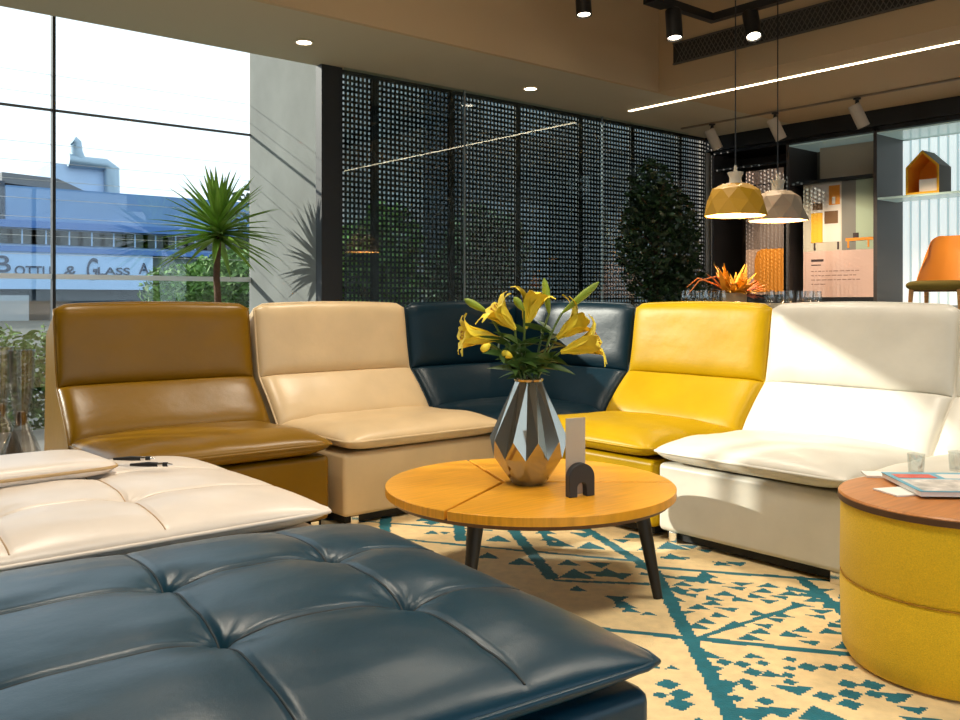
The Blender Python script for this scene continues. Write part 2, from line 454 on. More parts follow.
g.build('lattice', mat('grille lattice', (.10, .09, .075), .6), t)
tr = thing('light_track', 'black angled ceiling track carrying two black spotlights', 'light track', (5.865, 4.22, 3.16))
MB().box(-.75, .03, -.03, .03, 0, .06).build('rail', BLACK, tr)
MB().box(-.03, .03, -.85, -.03, 0, .06).build('rail', BLACK, tr)
MB().box(-.75, -.55, -.06, .06, -.005, .07).build('driver_box', BLACK, tr)
for p in ((-.65, 0), (0, -.6)): MB().tube([(p[0], p[1], .06), (p[0], p[1], .89)], .008, 8).build('hanger', BLACK, tr)
def spot(loc, dirv, label, body, group, r=.046, L=.16, stem=.05, lens=LAMPW, name='spotlight', energy=0):
    t = thing(name, label, 'spotlight', loc, 0, group)
    MB().tube([(0, 0, 0), (0, 0, -.012), (0, 0, -.016), (0, 0, -stem)], [.034, .034, .016, .022], 14).build('stem', BLACK, t, smooth=40)
    d = Vector(dirv).normalized(); c = Vector((0, 0, -stem - .01)) + (Vector((.0, 0, -.02)) if body != BLACK else Vector((0, 0, -.03)))
    q = d.to_track_quat('Z', 'Y').to_matrix().to_4x4(); M = Matrix.Translation(c) @ q
    hd = MB().lathe([(r * .82, -L * .35), (r, -L * .30), (r, L * .65), (r * .88, L * .66), (r * .8, L * .60)], 28, cap1=False).xf(M).build('head', body, t, smooth=40)
    MB().lathe([(r * .80, L * .60), (0, L * .601)], 28, cap0=False, cap1=False).xf(M).build('lens', lens, hd)
    if energy:
        l = bpy.data.lights.new('spot_lamp', 'SPOT'); l.energy = energy; l.spot_size = math.radians(75); l.spot_blend = .7; l.color = (1, .80, .56); l.shadow_soft_size = .05
        o = bpy.data.objects.new('lamp_bulb', l); COL.objects.link(o); o.parent = t; o.matrix_local = Matrix.Translation(c + d * (L * .7)) @ (-d).to_track_quat('Z', 'Y').to_matrix().to_4x4()
    return t
spot((5.39, 4.22, 3.165), (-.10, -.15, -1), 'black spotlight on the track, pointing down at the left end', BLACK, 'black track spotlights', r=.060, L=.23, stem=.04, energy=60)
spot((5.865, 3.87, 3.165), (-.30, -.35, -1), 'black spotlight on the track, tilted, at the right', BLACK, 'black track spotlights', r=.060, L=.23, stem=.04, energy=60)
st = spot((5.03, 4.80, 4.05), (-.05, -.12, -1), 'black spotlight hanging alone left of the track', BLACK, 'black track spotlights', r=.060, L=.20, stem=.70, energy=60)
t = thing('ceiling_track', 'thin pale ceiling track with white spotlights in front of the shelf wall', 'light track', (7.90, 0, CE - .016))
MB().box(-.015, .015, 1.6, 6.08, 0, .015).build('rail', mat('pale track', (.22, .17, .12), .6), t)
for k, px in enumerate((712, 775, 857)):
    Y = yon(px, 7.9)
    spot((7.90, Y, CE - .018), (.38, -.30, -1), ['white cylinder spotlight on the pale track, nearest the mesh screen', 'white cylinder spotlight on the pale track, middle of three', 'white cylinder spotlight on the pale track, right of three'][k], WHITEP, 'white track spotlights', r=.055, L=.22, stem=.10,
         lens=mat('warm dim lens', (1, .8, .6), .5, emit=((1, .8, .55), 1.2)), energy=75)
# ------------------------------------------------------------ pendants
def pendant(loc, label, m, seed):
    t = thing('pendant_lamp', label, 'lamp', loc, 0, 'faceted pendant lamps over the bar table')
    rnd = random.Random(seed); n = 9
    rings = [(.095, .205, 0), (.150, .168, .5), (.183, .095, 0), (.206, .0, .5)]
    V = []
    for r, z, o in rings:
        for j in range(n):
            q = 2 * PI * (j + o) / n + (rnd.random() - .5) * .10; rr = r * (1 + (rnd.random() - .5) * .05)
            V.append((rr * math.cos(q), rr * math.sin(q), z + ((rnd.random() - .5) * .02 if 0 < z < .2 else 0)))
    F = []
    for k in range(3):
        for j in range(n):
            a, b = k * n + j, k * n + (j + 1) % n
            if k % 2 == 0: c, d = (k + 1) * n + j, (k + 1) * n + (j - 1) % n; F += [(a, b, c), (a, c, d)]
            else: c, d = (k + 1) * n + (j) % n, (k + 1) * n + (j + 1) % n; F += [(a, b, d), (a, d, c)]
    F.append(tuple(range(n)))
    MB().add(V, F).build('lamp_shade', m, t)
    V2 = [(x * .97, y * .97, z * .96 + .003) for x, y, z in V]
    MB().add(V2, F).build('inner_shade', PEND_IN, t)
    MB().lathe([(.06, .20), (.06, .214), (.040, .218), (.038, .25), (.050, .275), (.050, .285), (.012, .29), (.008, .33)], 20).build('neck', mat('pendant neck', (.60, .55, .45), .5), t, smooth=35)
    MB().tube([(0, 0, .32), (0, 0, (4.05 if loc[0] < 6.3 else CE) - loc[2])], .0045, 6).build('cord', BLACK, t)
    MB().lathe([(.03, .10), (.035, .13), (.02, .18), (.015, .21)], 16).build('bulb', LAMPW, t, smooth=60)
    l = bpy.data.lights.new('bulb_lamp', 'POINT'); l.energy = 14; l.color = (1, .72, .42); l.shadow_soft_size = .04
    o = bpy.data.objects.new('lamp_bulb', l); COL.objects.link(o); o.parent = t; o.location = (0, 0, .07)
    return t
pendant((*ld(1.66, 5.85), 1.545), 'mustard yellow faceted pendant lamp, left of the two over the bar table', PEND_Y, 3)
pendant((*ld(2.09, 6.32), 1.555), 'taupe faceted pendant lamp, right of the two over the bar table', PEND_W, 5)
# ------------------------------------------------------------ shelf wall
sh = thing('shelf_unit', 'tall dark grey open shelving wall behind the bar table', 'shelf', (SX, 0, 0))
dv = [6.218, 5.265, 4.312, 3.36]
for y in dv: MB().box(0, .58, y - .018, y + .018, 0, 2.70).build('side_panel', SHELFG, sh)
MB().box(0, .6, 3.342, 6.236, 2.66, 2.699).build('top_panel', SHELFK, sh)
MB().box(.02, .60, dv[2] + .02, dv[1] - .02, 2.215, 2.25).build('shelf', SHELFK, sh)
MB().box(.02, .60, dv[1] + .02, dv[0] - .02, 2.47, 2.49).build('shelf', SHELFK, sh)
MB().box(.56, .60, dv[1], dv[0], 0, 2.66).build('back_panel', mat('brown back panel', (.11, .085, .07), .6), sh)
MB().box(.56, .60, dv[2], dv[1], 0, 2.66).build('back_panel', mat('taupe back panel', (.20, .17, .14), .6), sh)
MB().box(.30, .31, dv[2] + .03, dv[1] - .20, 2.27, 2.62).build('frosted_panel', mat('beige frosted panel', (.50, .42, .32), .5), sh)
MB().box(.01, .40, dv[3] + .019, dv[2] - .019, 1.985, 2.005).build('glass_shelf', mat('frosted glass shelf', (.45, .60, .55), .2, emit=((.6, .8, .75), .08)), sh)
MB().box(.0, .58, dv[3] + .019, dv[2] - .019, 2.63, 2.645).build('glass_shelf', mat('frosted glass shelf'), sh)
MB().box(.0, .58, dv[2] + .019, dv[1] - .019, 2.63, 2.645).build('glass_shelf', mat('frosted glass shelf'), sh)
mb = MB(); pts = []
n = 150
for i in range(n + 1):
    y = dv[3] + .02 + (dv[2] - dv[3] - .04) * i / n; pts.append((.54 + .018 * abs(math.sin(i / n * PI * 10)), y))
V = [(x, y, .95) for x, y in pts] + [(x, y, 2.62) for x, y in pts]
for i in range(n): mb.add([V[i], V[i + 1], V[n + 2 + i], V[n + 1 + i]], [(0, 1, 2, 3)], 0 if i % 15 > 4 else 1)
mb.build('fluted_light_panel', [LITCURT, mat('backlit flute groove', (.6, .7, .7), .7, emit=((.60, .82, .86), .36))], sh)
MB().box(-.03, .58, dv[2] + .02, dv[0] - .02, 0, .965).build('cupboard', mat('beige counter', (.42, .36, .27), .5), sh)
MB().box(.0, .58, dv[3] + .02, dv[2] - .02, 0, .86).build('cupboard', mat('beige counter'), sh)
# poster boards
PXp = SX + .09
def poster(y0, y1, z0, z1, label, fn):
    t = thing('poster_board', label, 'poster', (PXp, y0, z0), 0, 'printed boards standing in the shelf wall')
    MB().box(0, .015, 0, y1 - y0, .966 - z0, z1 - z0).build('board', SHELFK, t)
    fn(t, y1 - y0, z1 - z0)
def rect(t, name, m, W, a, b, z0, z1, k=1):
    # a, b measured from the board's left edge as one faces it
    return MB().box(-.0012 * k, 0, W - b, W - a, z0, z1).build(name, m, t)
def pB(t, W, Hh):
    zs = zon(247, PXp, 4.7) - 1.0; z0 = .02
    zs = .50
    rect(t, 'text_panel', POSTER_P, W, .0, W, z0, zs)
    rect(t, 'picture', POSTER_B, W, 0, W, zs, Hh)
    rect(t, 'picture_wall', POSTER_G, W, .43 * W / .76, .58 * W / .76, zs, Hh, 1.5); rect(t, 'picture_wall', POSTER_M, W, .58 * W / .76, W, zs, Hh, 1.5)
    c0 = .09; c1 = .42
    rect(t, 'printed_cabinet', POSTER_W, W, c0, c1, zs + .09, Hh - .03, 2)
    rect(t, 'printed_door', POSTER_Y, W, c0, c0 + .13, zs + .09, zs + .40, 3)
    rect(t, 'printed_niche', POSTER_BR, W, c0 + .02, c0 + .13, zs + .43, zs + .50, 3)
    rect(t, 'printed_niche', POSTER_O, W, c0 + .20, c1 - .01, Hh - .25, Hh - .05, 3)
    rect(t, 'printed_vase', POSTER_W, W, c0 + .235, c0 + .27, Hh - .24, Hh - .17, 4)
    rect(t, 'printed_niche', POSTER_BR, W, c0 + .15, c1 - .03, zs + .28, zs + .41, 3)
    rect(t, 'printed_leg', INK, W, c0 + .03, c0 + .05, zs + .01, zs + .09, 3); rect(t, 'printed_leg', INK, W, c1 - .04, c1 - .02, zs + .01, zs + .09, 3)
    rect(t, 'printed_table', POSTER_O, W, .47, W, zs + .09, zs + .12, 3)
    rect(t, 'printed_table_leg', POSTER_O, W, .49, .51, zs + .02, zs + .09, 3); rect(t, 'printed_table_leg', POSTER_O, W, W - .06, W - .04, zs + .02, zs + .09, 3)
    rect(t, 'printed_bowl', INK, W, .55, .61, zs + .12, zs + .17, 3)
    rect(t, 'heading', INK, W, .09, .23, zs - .11, zs - .085, 2); rect(t, 'heading', INK, W, .09, .20, zs - .15, zs - .14, 2)
    rnd = random.Random(4)
    for k, e in enumerate((.60, .56, .60, .24)):
        z = zs - .215 - k * .045; x = .09
        mb = MB()
        while x < e:
            w = .02 + rnd.random() * .04; mb.box(-.002, 0, W - x - w, W - x, z, z + .009); x += w + .012
        mb.build('text_line', mat('faded ink', (.33, .20, .17), .7), t)
poster(4.375, 5.135, 1.01, zon(177.5, PXp, 4.5), 'poster board with a white and yellow cabinet picture above pink text', pB)
def pA(t, W, Hh):
    rect(t, 'text_panel', mat('poster bright pink', (.80, .58, .50), .6), W, 0, W, Hh - .38, Hh)
    rect(t, 'picture', mat('poster taupe photo area', (.20, .15, .13), .6), W, 0, W, .50, Hh - .38)
    rect(t, 'picture_floor', mat('poster peach photo area', (.52, .34, .25), .6), W, 0, W, .0, .50)
    mb = MB(); a = .14 * W / .6
    mb.prism([(W * .78, .03), (0, .03), (0, .50), (W * .58, .50), (W * .70, .47), (W * .76, .38)], -.004, -.001, 'x'); mb.build('printed_chair', POSTER_O, t)
    rnd = random.Random(9); mb = MB(); x = .08
    while x < W - .1:
        w = .03 + rnd.random() * .05; mb.box(-.002, 0, W - x - w, W - x, Hh - .17, Hh - .155); x += w + .015
    mb.build('text_line', INK, t)
YA0, YA1 = yon(787, PXp) + .02, yon(746, PXp)
poster(YA0 + .02, YA1, 1.06, zon(168, PXp, YA0 + .1), 'poster board with an orange chair picture, behind the pendant lamps', pA)
# house shaped box on the glass shelf
hx = SX + .03; ya, yb = yon(905.5, hx), yon(939, hx)
t = thing('house_box', 'orange house shaped wooden box with open front on the glass shelf', 'decoration', (hx, yb, 2.005))
W = ya - yb; hw = zon(168, hx, ya) - 2.005; hr = zon(150, hx, (ya + yb) / 2) - 2.005
outer = [(0, 0), (W, 0), (W, hw), (W / 2, hr), (0, hw)]
k = .022
inner = [(k, k), (W - k, k), (W - k, hw - .01), (W / 2, hr - k * 1.4), (k, hw - .01)]
mb = MB(); D = .26; V = []
for (a, z), x in [(p, 0) for p in outer] + [(p, 0) for p in inner] + [(p, D) for p in outer] + [(p, D - .01) for p in inner]: V.append((x, a, z))
F = []
for i in range(5):
    j = (i + 1) % 5; F += [(i, j, 5 + j, 5 + i)]
F2 = [(i, (i + 1) % 5, 10 + (i + 1) % 5, 10 + i) for i in range(5)] + [tuple(range(10, 15))]
F3 = [(5 + i, 5 + (i + 1) % 5, 15 + (i + 1) % 5, 15 + i) for i in range(5)] + [tuple(range(15, 20))]
mb.add(V, F, 0); mb.add(V, F2, 1); mb.add(V, F3, 2)
mb.build('shell', [mat('house yellow edge', (.85, .45, .01), .5), mat('house grey side', (.14, .11, .09), .6), mat('house orange inside', (.95, .36, .02), .6)], t)
MB().box(.02, .14, k, W * .62, k, .14).build('inner_box', PAPER, t)
# platform and display chair
t = thing('display_plinth', 'low pale display platform carrying the orange shell chair', 'platform', (7.75, 3.4, -.012))
MB().box(-.5, .55, -1.2, .62, 0, .712).build('body', mat('pale plinth', (.6, .58, .54), .6), t, bevel=.01)
def chair():
    c = Vector((*ld(4.15, 8.08),)); rz = math.radians(-86)
    t = thing('shell_chair', 'orange shell chair with olive seat pad and wooden legs beside the shelf', 'chair', (c.x, c.y, .70), rz)
    # local: front is -y
    def ex(x, y): return 0
    pillow(.25, .24, .43, .045, .045, .07, us=spaced(20), vs=spaced(20)).build('seat', OLIVE, t, smooth=60)
    MB().box(-.20, .20, -.17, .19, .375, .405).build('seat_frame', mat('brown frame', (.10, .04, .015), .5), t, bevel=.006)
    mb = MB(); V = []; nu, nv = 24, 14
    for i in range(nu + 1):
        for j in range(nv + 1):
            u = -1 + 2 * i / nu; v = j / nv
            wid = .275 - .07 * v ** 2
            ang = u * 1.15
            x = wid * math.sin(ang) / math.sin(1.15); y = .23 - .20 * (1 - math.cos(ang)) + .09 * v
            z = .42 + (.475 - .10 * max(0, abs(u) - .45) ** 2 / .3) * v
            if abs(u) > .8: z -= .09 * ((abs(u) - .8) / .2) ** 2 * v
            V.append((x, y, z))
    for i in range(nu + 1):
        for j in range(nv + 1):
            x, y, z = V[i * (nv + 1) + j]; V.append((x * .95, y - .014, z))
    o = (nu + 1) * (nv + 1); F = []
    for i in range(nu):
        for j in range(nv):
            a, b = i * (nv + 1) + j, (i + 1) * (nv + 1) + j
            F.append((a, b, b + 1, a + 1)); F.append((o + a + 1, o + b + 1, o + b, o + a))
    per = [(i, 0) for i in range(nu)] + [(nu, j) for j in range(nv)] + [(i, nv) for i in range(nu, 0, -1)] + [(0, j) for j in range(nv, 0, -1)]
    for k in range(len(per)):
        a = per[k][0] * (nv + 1) + per[k][1]; q = per[(k + 1) % len(per)]; b = q[0] * (nv + 1) + q[1]
        F.append((a, o + a, o + b, b))
    mb.add(V, F); mb.build('backrest', ORNG, t, smooth=60)
    for sx in (-1, 1):
        for sy in (-1, 1):
            MB().tube([(sx * .20, sy * .18, .40), (sx * .225, sy * (.20 if sy < 0 else .24), 0)], [.021, .013], 10).build('leg', OAK, t, smooth=40)
chair()
# ------------------------------------------------------------ bar table and what stands on it
t = thing('bar_table', 'high narrow dark table behind the yellow seat', 'table', (5.35, 3.75, -.012), math.radians(-50))
TZ = .93
MB().box(-1.0, 1.0, -.38, .38, TZ - .03, TZ + .012).build('table_top', mat('dark table top', (.03, .035, .05), .3), t, bevel=.004)
for sx in (-1, 1):
    for sy in (-1, 1): MB().box(sx * .92 - .02, sx * .92 + .02, sy * .32 - .02, sy * .32 + .02, 0, TZ - .03).build('leg', BLACK, t)
def tumbler(px, d, label, tall=.11, r=.032):
    X, Y = ld(T(px) * d, d)
    t = thing('wine_glass', label, 'glass', (X, Y, TZ), 0, 'stemmed glasses on the bar table')
    MB().lathe([(.028, 0), (.028, .002), (.004, .006), (.0035, .035), (.012, .045), (r * .9, .06), (r, .085), (r * .85, tall + .02), (r * .82, tall + .02), (r * .96, .085), (r * .86, .062), (.008, .049)], 20, cap1=True).build('bowl', GLASSC, t, smooth=50)
gpos = [(686, 5.60), (696, 5.75), (704, 5.62), (714, 5.85), (722, 5.65), (770, 5.75), (782, 5.95), (789, 5.72), (801, 6.0), (809, 5.85), (817, 6.1)]
for k, (px, d) in enumerate(gpos):
    tumbler(px, d, 'clear stemmed glass on the bar table ' + ('left of the flower box' if px < 735 else 'right of the flower box'))
X, Y = ld(T(734.5) * 5.7, 5.7)
t = thing('flower_box', 'square wicker box of orange flowers on the bar table', 'planter', (X, Y, TZ), math.radians(35))
MB().box(-.072, .072, -.072, .072, 0, .115).build('box', mat('woven box', (.30, .20, .11), .8, bump=[(90, .6, .004)]), t, bevel=.004)
def blade(mb, p, d, L, w, bend=.3, mi=0, seg=5, up=Vector((0, 0, 1)), fold=.0, tip=.1):
    d = Vector(d).normalized(); side = d.cross(up)
    if side.length < .05: side = d.cross(Vector((1, .2, 0)))
    side.normalize(); nrm = side.cross(d); p = Vector(p); V = []
    cur = p.copy(); dd = d.copy()
    for i in range(seg + 1):
        s = i / seg; ww = w * (math.sin(PI * min(1, .12 + .88 * s) ** .8) * .9 + tip * (1 - s))
        if i == seg: ww = w * .03
        V += [cur - side * ww / 2 + nrm * fold * ww, cur.copy(), cur + side * ww / 2 + nrm * fold * ww]
        dd = (dd + Vector((0, 0, -1)) * bend / seg).normalized(); cur = cur + dd * (L / seg)
    F = []
    for i in range(seg):
        a = i * 3; F += [(a, a + 1, a + 4, a + 3), (a + 1, a + 2, a + 5, a + 4)]
    mb.add(V, F, mi)
rnd = random.Random(2)
mb = MB()
for k in range(60):
    q = rnd.random() * 2 * PI; e = .2 + rnd.random() * 1.1
    blade(mb, (rnd.uniform(-.06, .06), rnd.uniform(-.06, .06), .11), (math.cos(q) * math.cos(e), math.sin(q) * math.cos(e), math.sin(e)), .13 + rnd.random() * .10, .036, .5)
mb.build('flowers', mat('amber blooms', (.75, .34, .02), .6, var=(9, .5)), t)
mb = MB()
for k in range(24):
    q = -.7 + rnd.uniform(-.5, .5); e = rnd.uniform(.05, .7)
    blade(mb, (.06, -.05, .10), (math.cos(q) * math.cos(e), math.sin(q) * math.cos(e), math.sin(e)), .15 + rnd.random() * .08, .032, .3)
mb.build('red_leaves', mat('rust red leaves', (.45, .07, .015), .6, var=(9, .4)), t)
mb = MB()
for k, (a, b, c) in enumerate((((-.10, .06, .22), (-.20, .12, .19), (-.25, .17, .10)), ((-.08, .09, .17), (-.16, .16, .21), (-.22, .20, .15)), ((-.05, .05, .14), (-.10, .08, .20), (-.14, .10, .23)))):
    mb.tube([(0, 0, .10), a, b, c], [.006, .006, .005, .002], 6)
mb.xf(Matrix.Rotation(math.radians(-38), 4, 'Z')).build('twigs', mat('orange twig', (.55, .16, .03), .6), t, smooth=50)
# ------------------------------------------------------------ leaf clouds
def cloud(mb, c, r, n, size, rnd, shell=.55):
    for _ in range(n):
        while True:
            p = Vector((rnd.uniform(-1, 1), rnd.uniform(-1, 1), rnd.uniform(-1, 1)))
            if shell * rnd.random() < p.length <= 1: break
        q = Vector((c[0] + p.x * r[0], c[1] + p.y * r[1], c[2] + p.z * r[2]))
        a = Vector((rnd.uniform(-1, 1), rnd.uniform(-1, 1), rnd.uniform(-.8, .5))).normalized()
        b = a.cross(Vector((rnd.uniform(-1, 1), rnd.uniform(-1, 1), rnd.uniform(-1, 1)))).normalized()
        s = size * rnd.uniform(.6, 1.2)
        mb.add([q - a * s, q + b * s * .45 + a * s * .1, q + a * s, q - b * s * .45 + a * s * .1], [(0, 1, 2, 3)])
rnd = random.Random(11)
fx_, fy_ = 6.95, 5.62
t = thing('ficus_tree', 'dark leafy potted tree standing before the mesh screen', 'tree', (fx_, fy_, -.012))
MB().lathe([(.16, 0), (.21, .38), (.19, .38), (.18, .34)], 24, cap1=True).build('pot', POTM, t, smooth=40)
tk = MB().tube([(0, 0, .3), (.02, .01, .8), (-.02, .02, 1.3), (.01, 0, 1.9)], [.03, .025, .02, .01], 8)
for k in range(9):
    q = rnd.random() * 6.3; z = .95 + k * .11
    tk.tube([(0, 0, z), (.12 * math.cos(q), .12 * math.sin(q), z + .16), (.28 * math.cos(q), .28 * math.sin(q), z + .26)], [.012, .009, .004], 6)
tk.build('trunk', BARK, t, smooth=50)
mb = MB()
cloud(mb, (0, 0, 1.55), (.44, .40, .62), 2900, .042, rnd)
cloud(mb, (-.06, .05, 2.02), (.24, .24, .38), 700, .04, rnd)
cloud(mb, (.12, -.12, 1.15), (.34, .34, .28), 700, .042, rnd)
mb.build('foliage', LEAFD, t)
# yucca in the bay
yx, yy = 3.025, 6.93
t = thing('yucca_palm', 'spiky green yucca palm in the window bay beside the concrete pier', 'plant', (yx, yy, -.012))
MB().lathe([(.15, 0), (.19, .36), (.17, .36), (.165, .32)], 24, cap1=True).build('pot', POTM, t, smooth=40)
MB().tube([(0, 0, .3), (.01, 0, .8), (-.01, .01, 1.2), (0, 0, 1.58)], [.035, .030, .026, .028], 10).build('trunk', BARK, t, smooth=50)
rnd = random.Random(5); mb = MB()
for k in range(110):
    q = k * 2.39996; s = k / 110
    e = math.radians(-22 + 100 * s + rnd.uniform(-8, 8)); z = 1.50 + .14 * s
    d = (math.cos(q) * math.cos(e), math.sin(q) * math.cos(e), math.sin(e))
    blade(mb, (0, 0, z), d, .54 + rnd.uniform(-.07, .07) - .10 * s, .044, .12 + .22 * (1 - s), fold=.25, tip=.5, seg=5)
mb.build('leaves', LEAFG, t)
# floor standing glass vases
def gvase(X, Y, label, s=1.0):
    t = thing('floor_vase', label, 'vase', (X, Y, -.012), 0, 'hourglass glass vases by the window')
    mb = MB(); n = 14; V = []
    prof = [(.125, 0), (.128, .02), (.115, .14), (.08, .26), (.034, .38), (.038, .46), (.058, .56), (.062, .66), (.064, .755)]
    for r, z in prof:
        for j in range(n * 3):
            q = 2 * PI * j / (n * 3); rr = r * (1 + .08 * math.cos(q * 7)) * s
            V.append((rr * math.cos(q), rr * math.sin(q), z))
    for r, z in prof[::-1][:-1]:
        for j in range(n * 3):
            q = 2 * PI * j / (n * 3); rr = (r - .006) * (1 + .08 * math.cos(q * 7)) * s
            V.append((rr * math.cos(q), rr * math.sin(q), z + (0 if z > .7 else .004)))
    m_ = n * 3; K = len(V) // m_
    F = [(i * m_ + j, i * m_ + (j + 1) % m_, (i + 1) * m_ + (j + 1) % m_, (i + 1) * m_ + j) for i in range(K - 1) for j in range(m_)]
    F.append(tuple(range(m_))); mb.add(V, F)
    mb.build('glass_body', GLASSV, t, smooth=60)
    MB().lathe([(.02, .37), (.028, .40), (.02, .44)], 14).build('metal_waist', mat('bronze waist', (.3, .2, .12), .25, metal=1), t, smooth=60)
X, Y = ld(T(21) * 4.62, 4.62); gvase(X, Y, 'tall hourglass glass vase standing left of the ochre seat')
X, Y = ld(T(0) * 4.95, 4.95); gvase(X, Y, 'hourglass glass vase at the left edge of the photo, behind its twin')
# ------------------------------------------------------------ sofas
sofa('ochre leather armless seat, leftmost of the row by the window', OCHRE, (1.553, 3.440, 0), math.radians(-1.4), seed=1, w=.460)
sofa('beige leather armless seat between the ochre seat and the navy corner', BEIGE, (2.518, 3.400, 0), 0, seed=2, w=.462)
RZ = -PI / 2
sofa('bright yellow leather seat between the navy corner and the white seat', YELLOW, (2.965, 2.835, 0), RZ, seed=3, w=.418)
sofa('white leather armless seat beside the bright yellow seat', WHITE, (2.965, 1.985, 0), RZ, seed=4)
sofa('white leather seat behind the yellow pouf, partly out of frame at right', WHITE, (2.965, 1.125, 0), RZ, seed=5)
# corner
t = thing('sofa_module', 'navy leather corner seat with an angled two part back behind the lilies', 'sofa', (2.990, 3.27, 0), 0, 'modular lounge seats around the coffee table')
MB().box(.0, 1.08, .0, 1.12, .045, .325).build('base', NAVY, t, bevel=.02)
MB().box(.03, 1.05, .03, 1.09, .012, .05).build('plinth', BLACKSAT, t)
for a in (.08, 1.0):
    for b in (.08, 1.04): MB().box(a - .02, a + .02, b - .02, b + .02, 0, .045).build('foot', CHROME, t)
Mt = Matrix.Translation((.40, .44, 0))
c = pillow(.40, .44, .378, .05, .05, .045, extra=lambda x, y: wrinkle(x, y, 1.5), crown=.012).xf(Mt).build('seat_cushion', NAVY, t, smooth=60)
MB().tube([Mt @ Vector(p) for p in outline(.401, .441, .378)], .006, 8, closed=True).build('piping', NAVY, c, smooth=60)
# left facet: local y grows with world y ; origin so that y(.872)->1.0
class Lim:
    def __init__(s, f, side): s.f = f; s.side = side
    def __call__(s, y): return s.f(y)
def mit_back(M, w, xc, sgn, seed):
    # sgn +1: mitre at +x end
    lim = Lim(lambda y: sgn * (w - (.90 - y) * 1.0) , sgn)
    lo = back_part(w, .0, .47, .048, .04, seed, lim).xf(M).build('lower_back_cushion', NAVY, t, smooth=60)
    up = back_part(w, .475, 1.0, .040, .03, seed + 3, lim).xf(M).build('upper_back_cushion', NAVY, t, smooth=60)
    pts = []
    for i in range(13): s = i / 12; q = bpoint(s); pts.append((-sgn * w, q.x, q.y - (.022 if i == 12 else .012 if i == 11 else 0)))
    for i in range(1, 20):
        u = -1 + 2 * i / 20; q = bpoint(1); x = sgn * u * w
        if u * w < w - .03: pts.append((x, q.x, q.y + .012 * (1 - u * u)))
    MB().tube([M @ Vector(p) for p in pts], .0065, 8).build('piping', NAVY, up, smooth=60)
    poly = [(.66, .04), (.66, .40), (.76, .54), (.835, .62), (.865, .80), (.885, .955), (.92, .955), (1.08, .84), (1.10, .04)]
    MB().prism(poly, -w + .012, w - .012, 'x').xf(M).build('back_shell', NAVY, t, bevel=.012)
# left facet spans x 0..~.92 (local), at y such that kink lines match the beige seat
wL = .465
mit_back(Matrix.Translation((wL - .0, .125, 0)), wL, 0, +1, 7)
# right facet spans y .0...97 facing -x
wR = .505
mit_back(Matrix.Translation((-.015, wR - .0, 0)) @ Matrix.Rotation(-PI / 2, 4, 'Z'), wR, 0, -1, 9)
# ------------------------------------------------------------ ottomans
def ottoman(name, label, m, seamm, loc, rz, a, b, xs, ys, depth=.030):
    zb = loc[2]; loc = (loc[0], loc[1], 0)
    t = thing(name, label, 'ottoman', loc, rz)
    MB().box(-a + .014, a - .014, -b + .014, b - .014, .03, .325 + zb).build('base', m, t, bevel=.025)
    MB().box(-a + .06, a - .06, -b + .06, b - .06, .0, .035).build('plinth', BLACKSAT, t)
    def ex(x, y):
        z = 0
        dx = min(abs(x - q) for q in xs); dy = min(abs(y - q) for q in ys)
        z -= .006 * math.exp(-dx * dx / (2 * .006 ** 2)) + .007 * math.exp(-dx * dx / (2 * .045 ** 2))
        z -= .006 * math.exp(-dy * dy / (2 * .006 ** 2)) + .007 * math.exp(-dy * dy / (2 * .045 ** 2))
        for qx in xs:
            for qy in ys:
                r = math.hypot(x - qx, y - qy)
                if r < .3:
                    th = math.atan2(y - qy, x - qx)
                    z -= depth * .50 * math.exp(-r * r / (2 * .045 ** 2)) + depth * .35 * math.exp(-r * r / (2 * .014 ** 2))
                    z += .0016 * math.sin(11 * th + 3 * noise.noise(Vector((x * 9, y * 9, 0)))) * math.exp(-r / .07) * min(1, r / .02)
        z += wrinkle(x * .7 + a, y, 1.3)
        return z
    c = pillow(a, b, .372, .060, .050, .035, us=denser(a, xs), vs=denser(b, ys), extra=ex, crown=.018, n=5).xf(Matrix.Translation((0, 0, zb))).build('cushion', m, t, smooth=60)
    MB().tube(outline(a + .001, b + .001, .372 + zb, .035, 24), .0065, 8, closed=True).build('piping', m, c, smooth=60)
    def zt(x, y):
        u, v = x / a, y / b
        return zb + .372 + .060 * edge(u, v, 5, .5) + .018 * (1 - u * u) * (1 - v * v) + ex(x, y) * min(1, edge(u, v, 4, 1) * 1.6)
    for q in xs:
        pts = [(q, b * (-.965 + 1.93 * i / 60)) for i in range(61)]
        MB().tube([(x, y, zt(x, y) + .0003) for x, y in pts], .0022, 6).build('seam', seamm, c, smooth=60)
    for q in ys:
        pts = [(a * (-.965 + 1.93 * i / 60), q) for i in range(61)]
        MB().tube([(x, y, zt(x, y) + .0003) for x, y in pts], .0022, 6).build('seam', seamm, c, smooth=60)
    return t
# petrol ottoman: corner nearest the rug at B, rotated a few degrees against the room
uv = (ld(.826, .5635), ld(-.5635, .826)); B = ld(.321, 1.563)
Lu, Lv = 1.14, 1.14
cx = B[0] - uv[0][0] * Lu / 2 + uv[1][0] * Lv / 2; cy = B[1] - uv[0][1] * Lu / 2 + uv[1][1] * Lv / 2
rzb = math.atan2(uv[0][1], uv[0][0])
ottoman('tufted_ottoman', 'large petrol blue tufted leather ottoman in the foreground', BLUE, SEAMDK, (cx, cy, 0), rzb, Lu / 2, Lv / 2, [Lu / 2 - .65, Lu / 2 - .29], [-Lv / 2 + .395, -Lv / 2 + .74])
ottoman('tufted_ottoman', 'large cream tufted leather ottoman behind the petrol blue one', CREAM, SEAMLT, (.735, 2.785, .022), 0, .595, .535, [.85 - .735, .49 - .735], [2.55 - 2.785, 2.89 - 2.785], depth=.022)
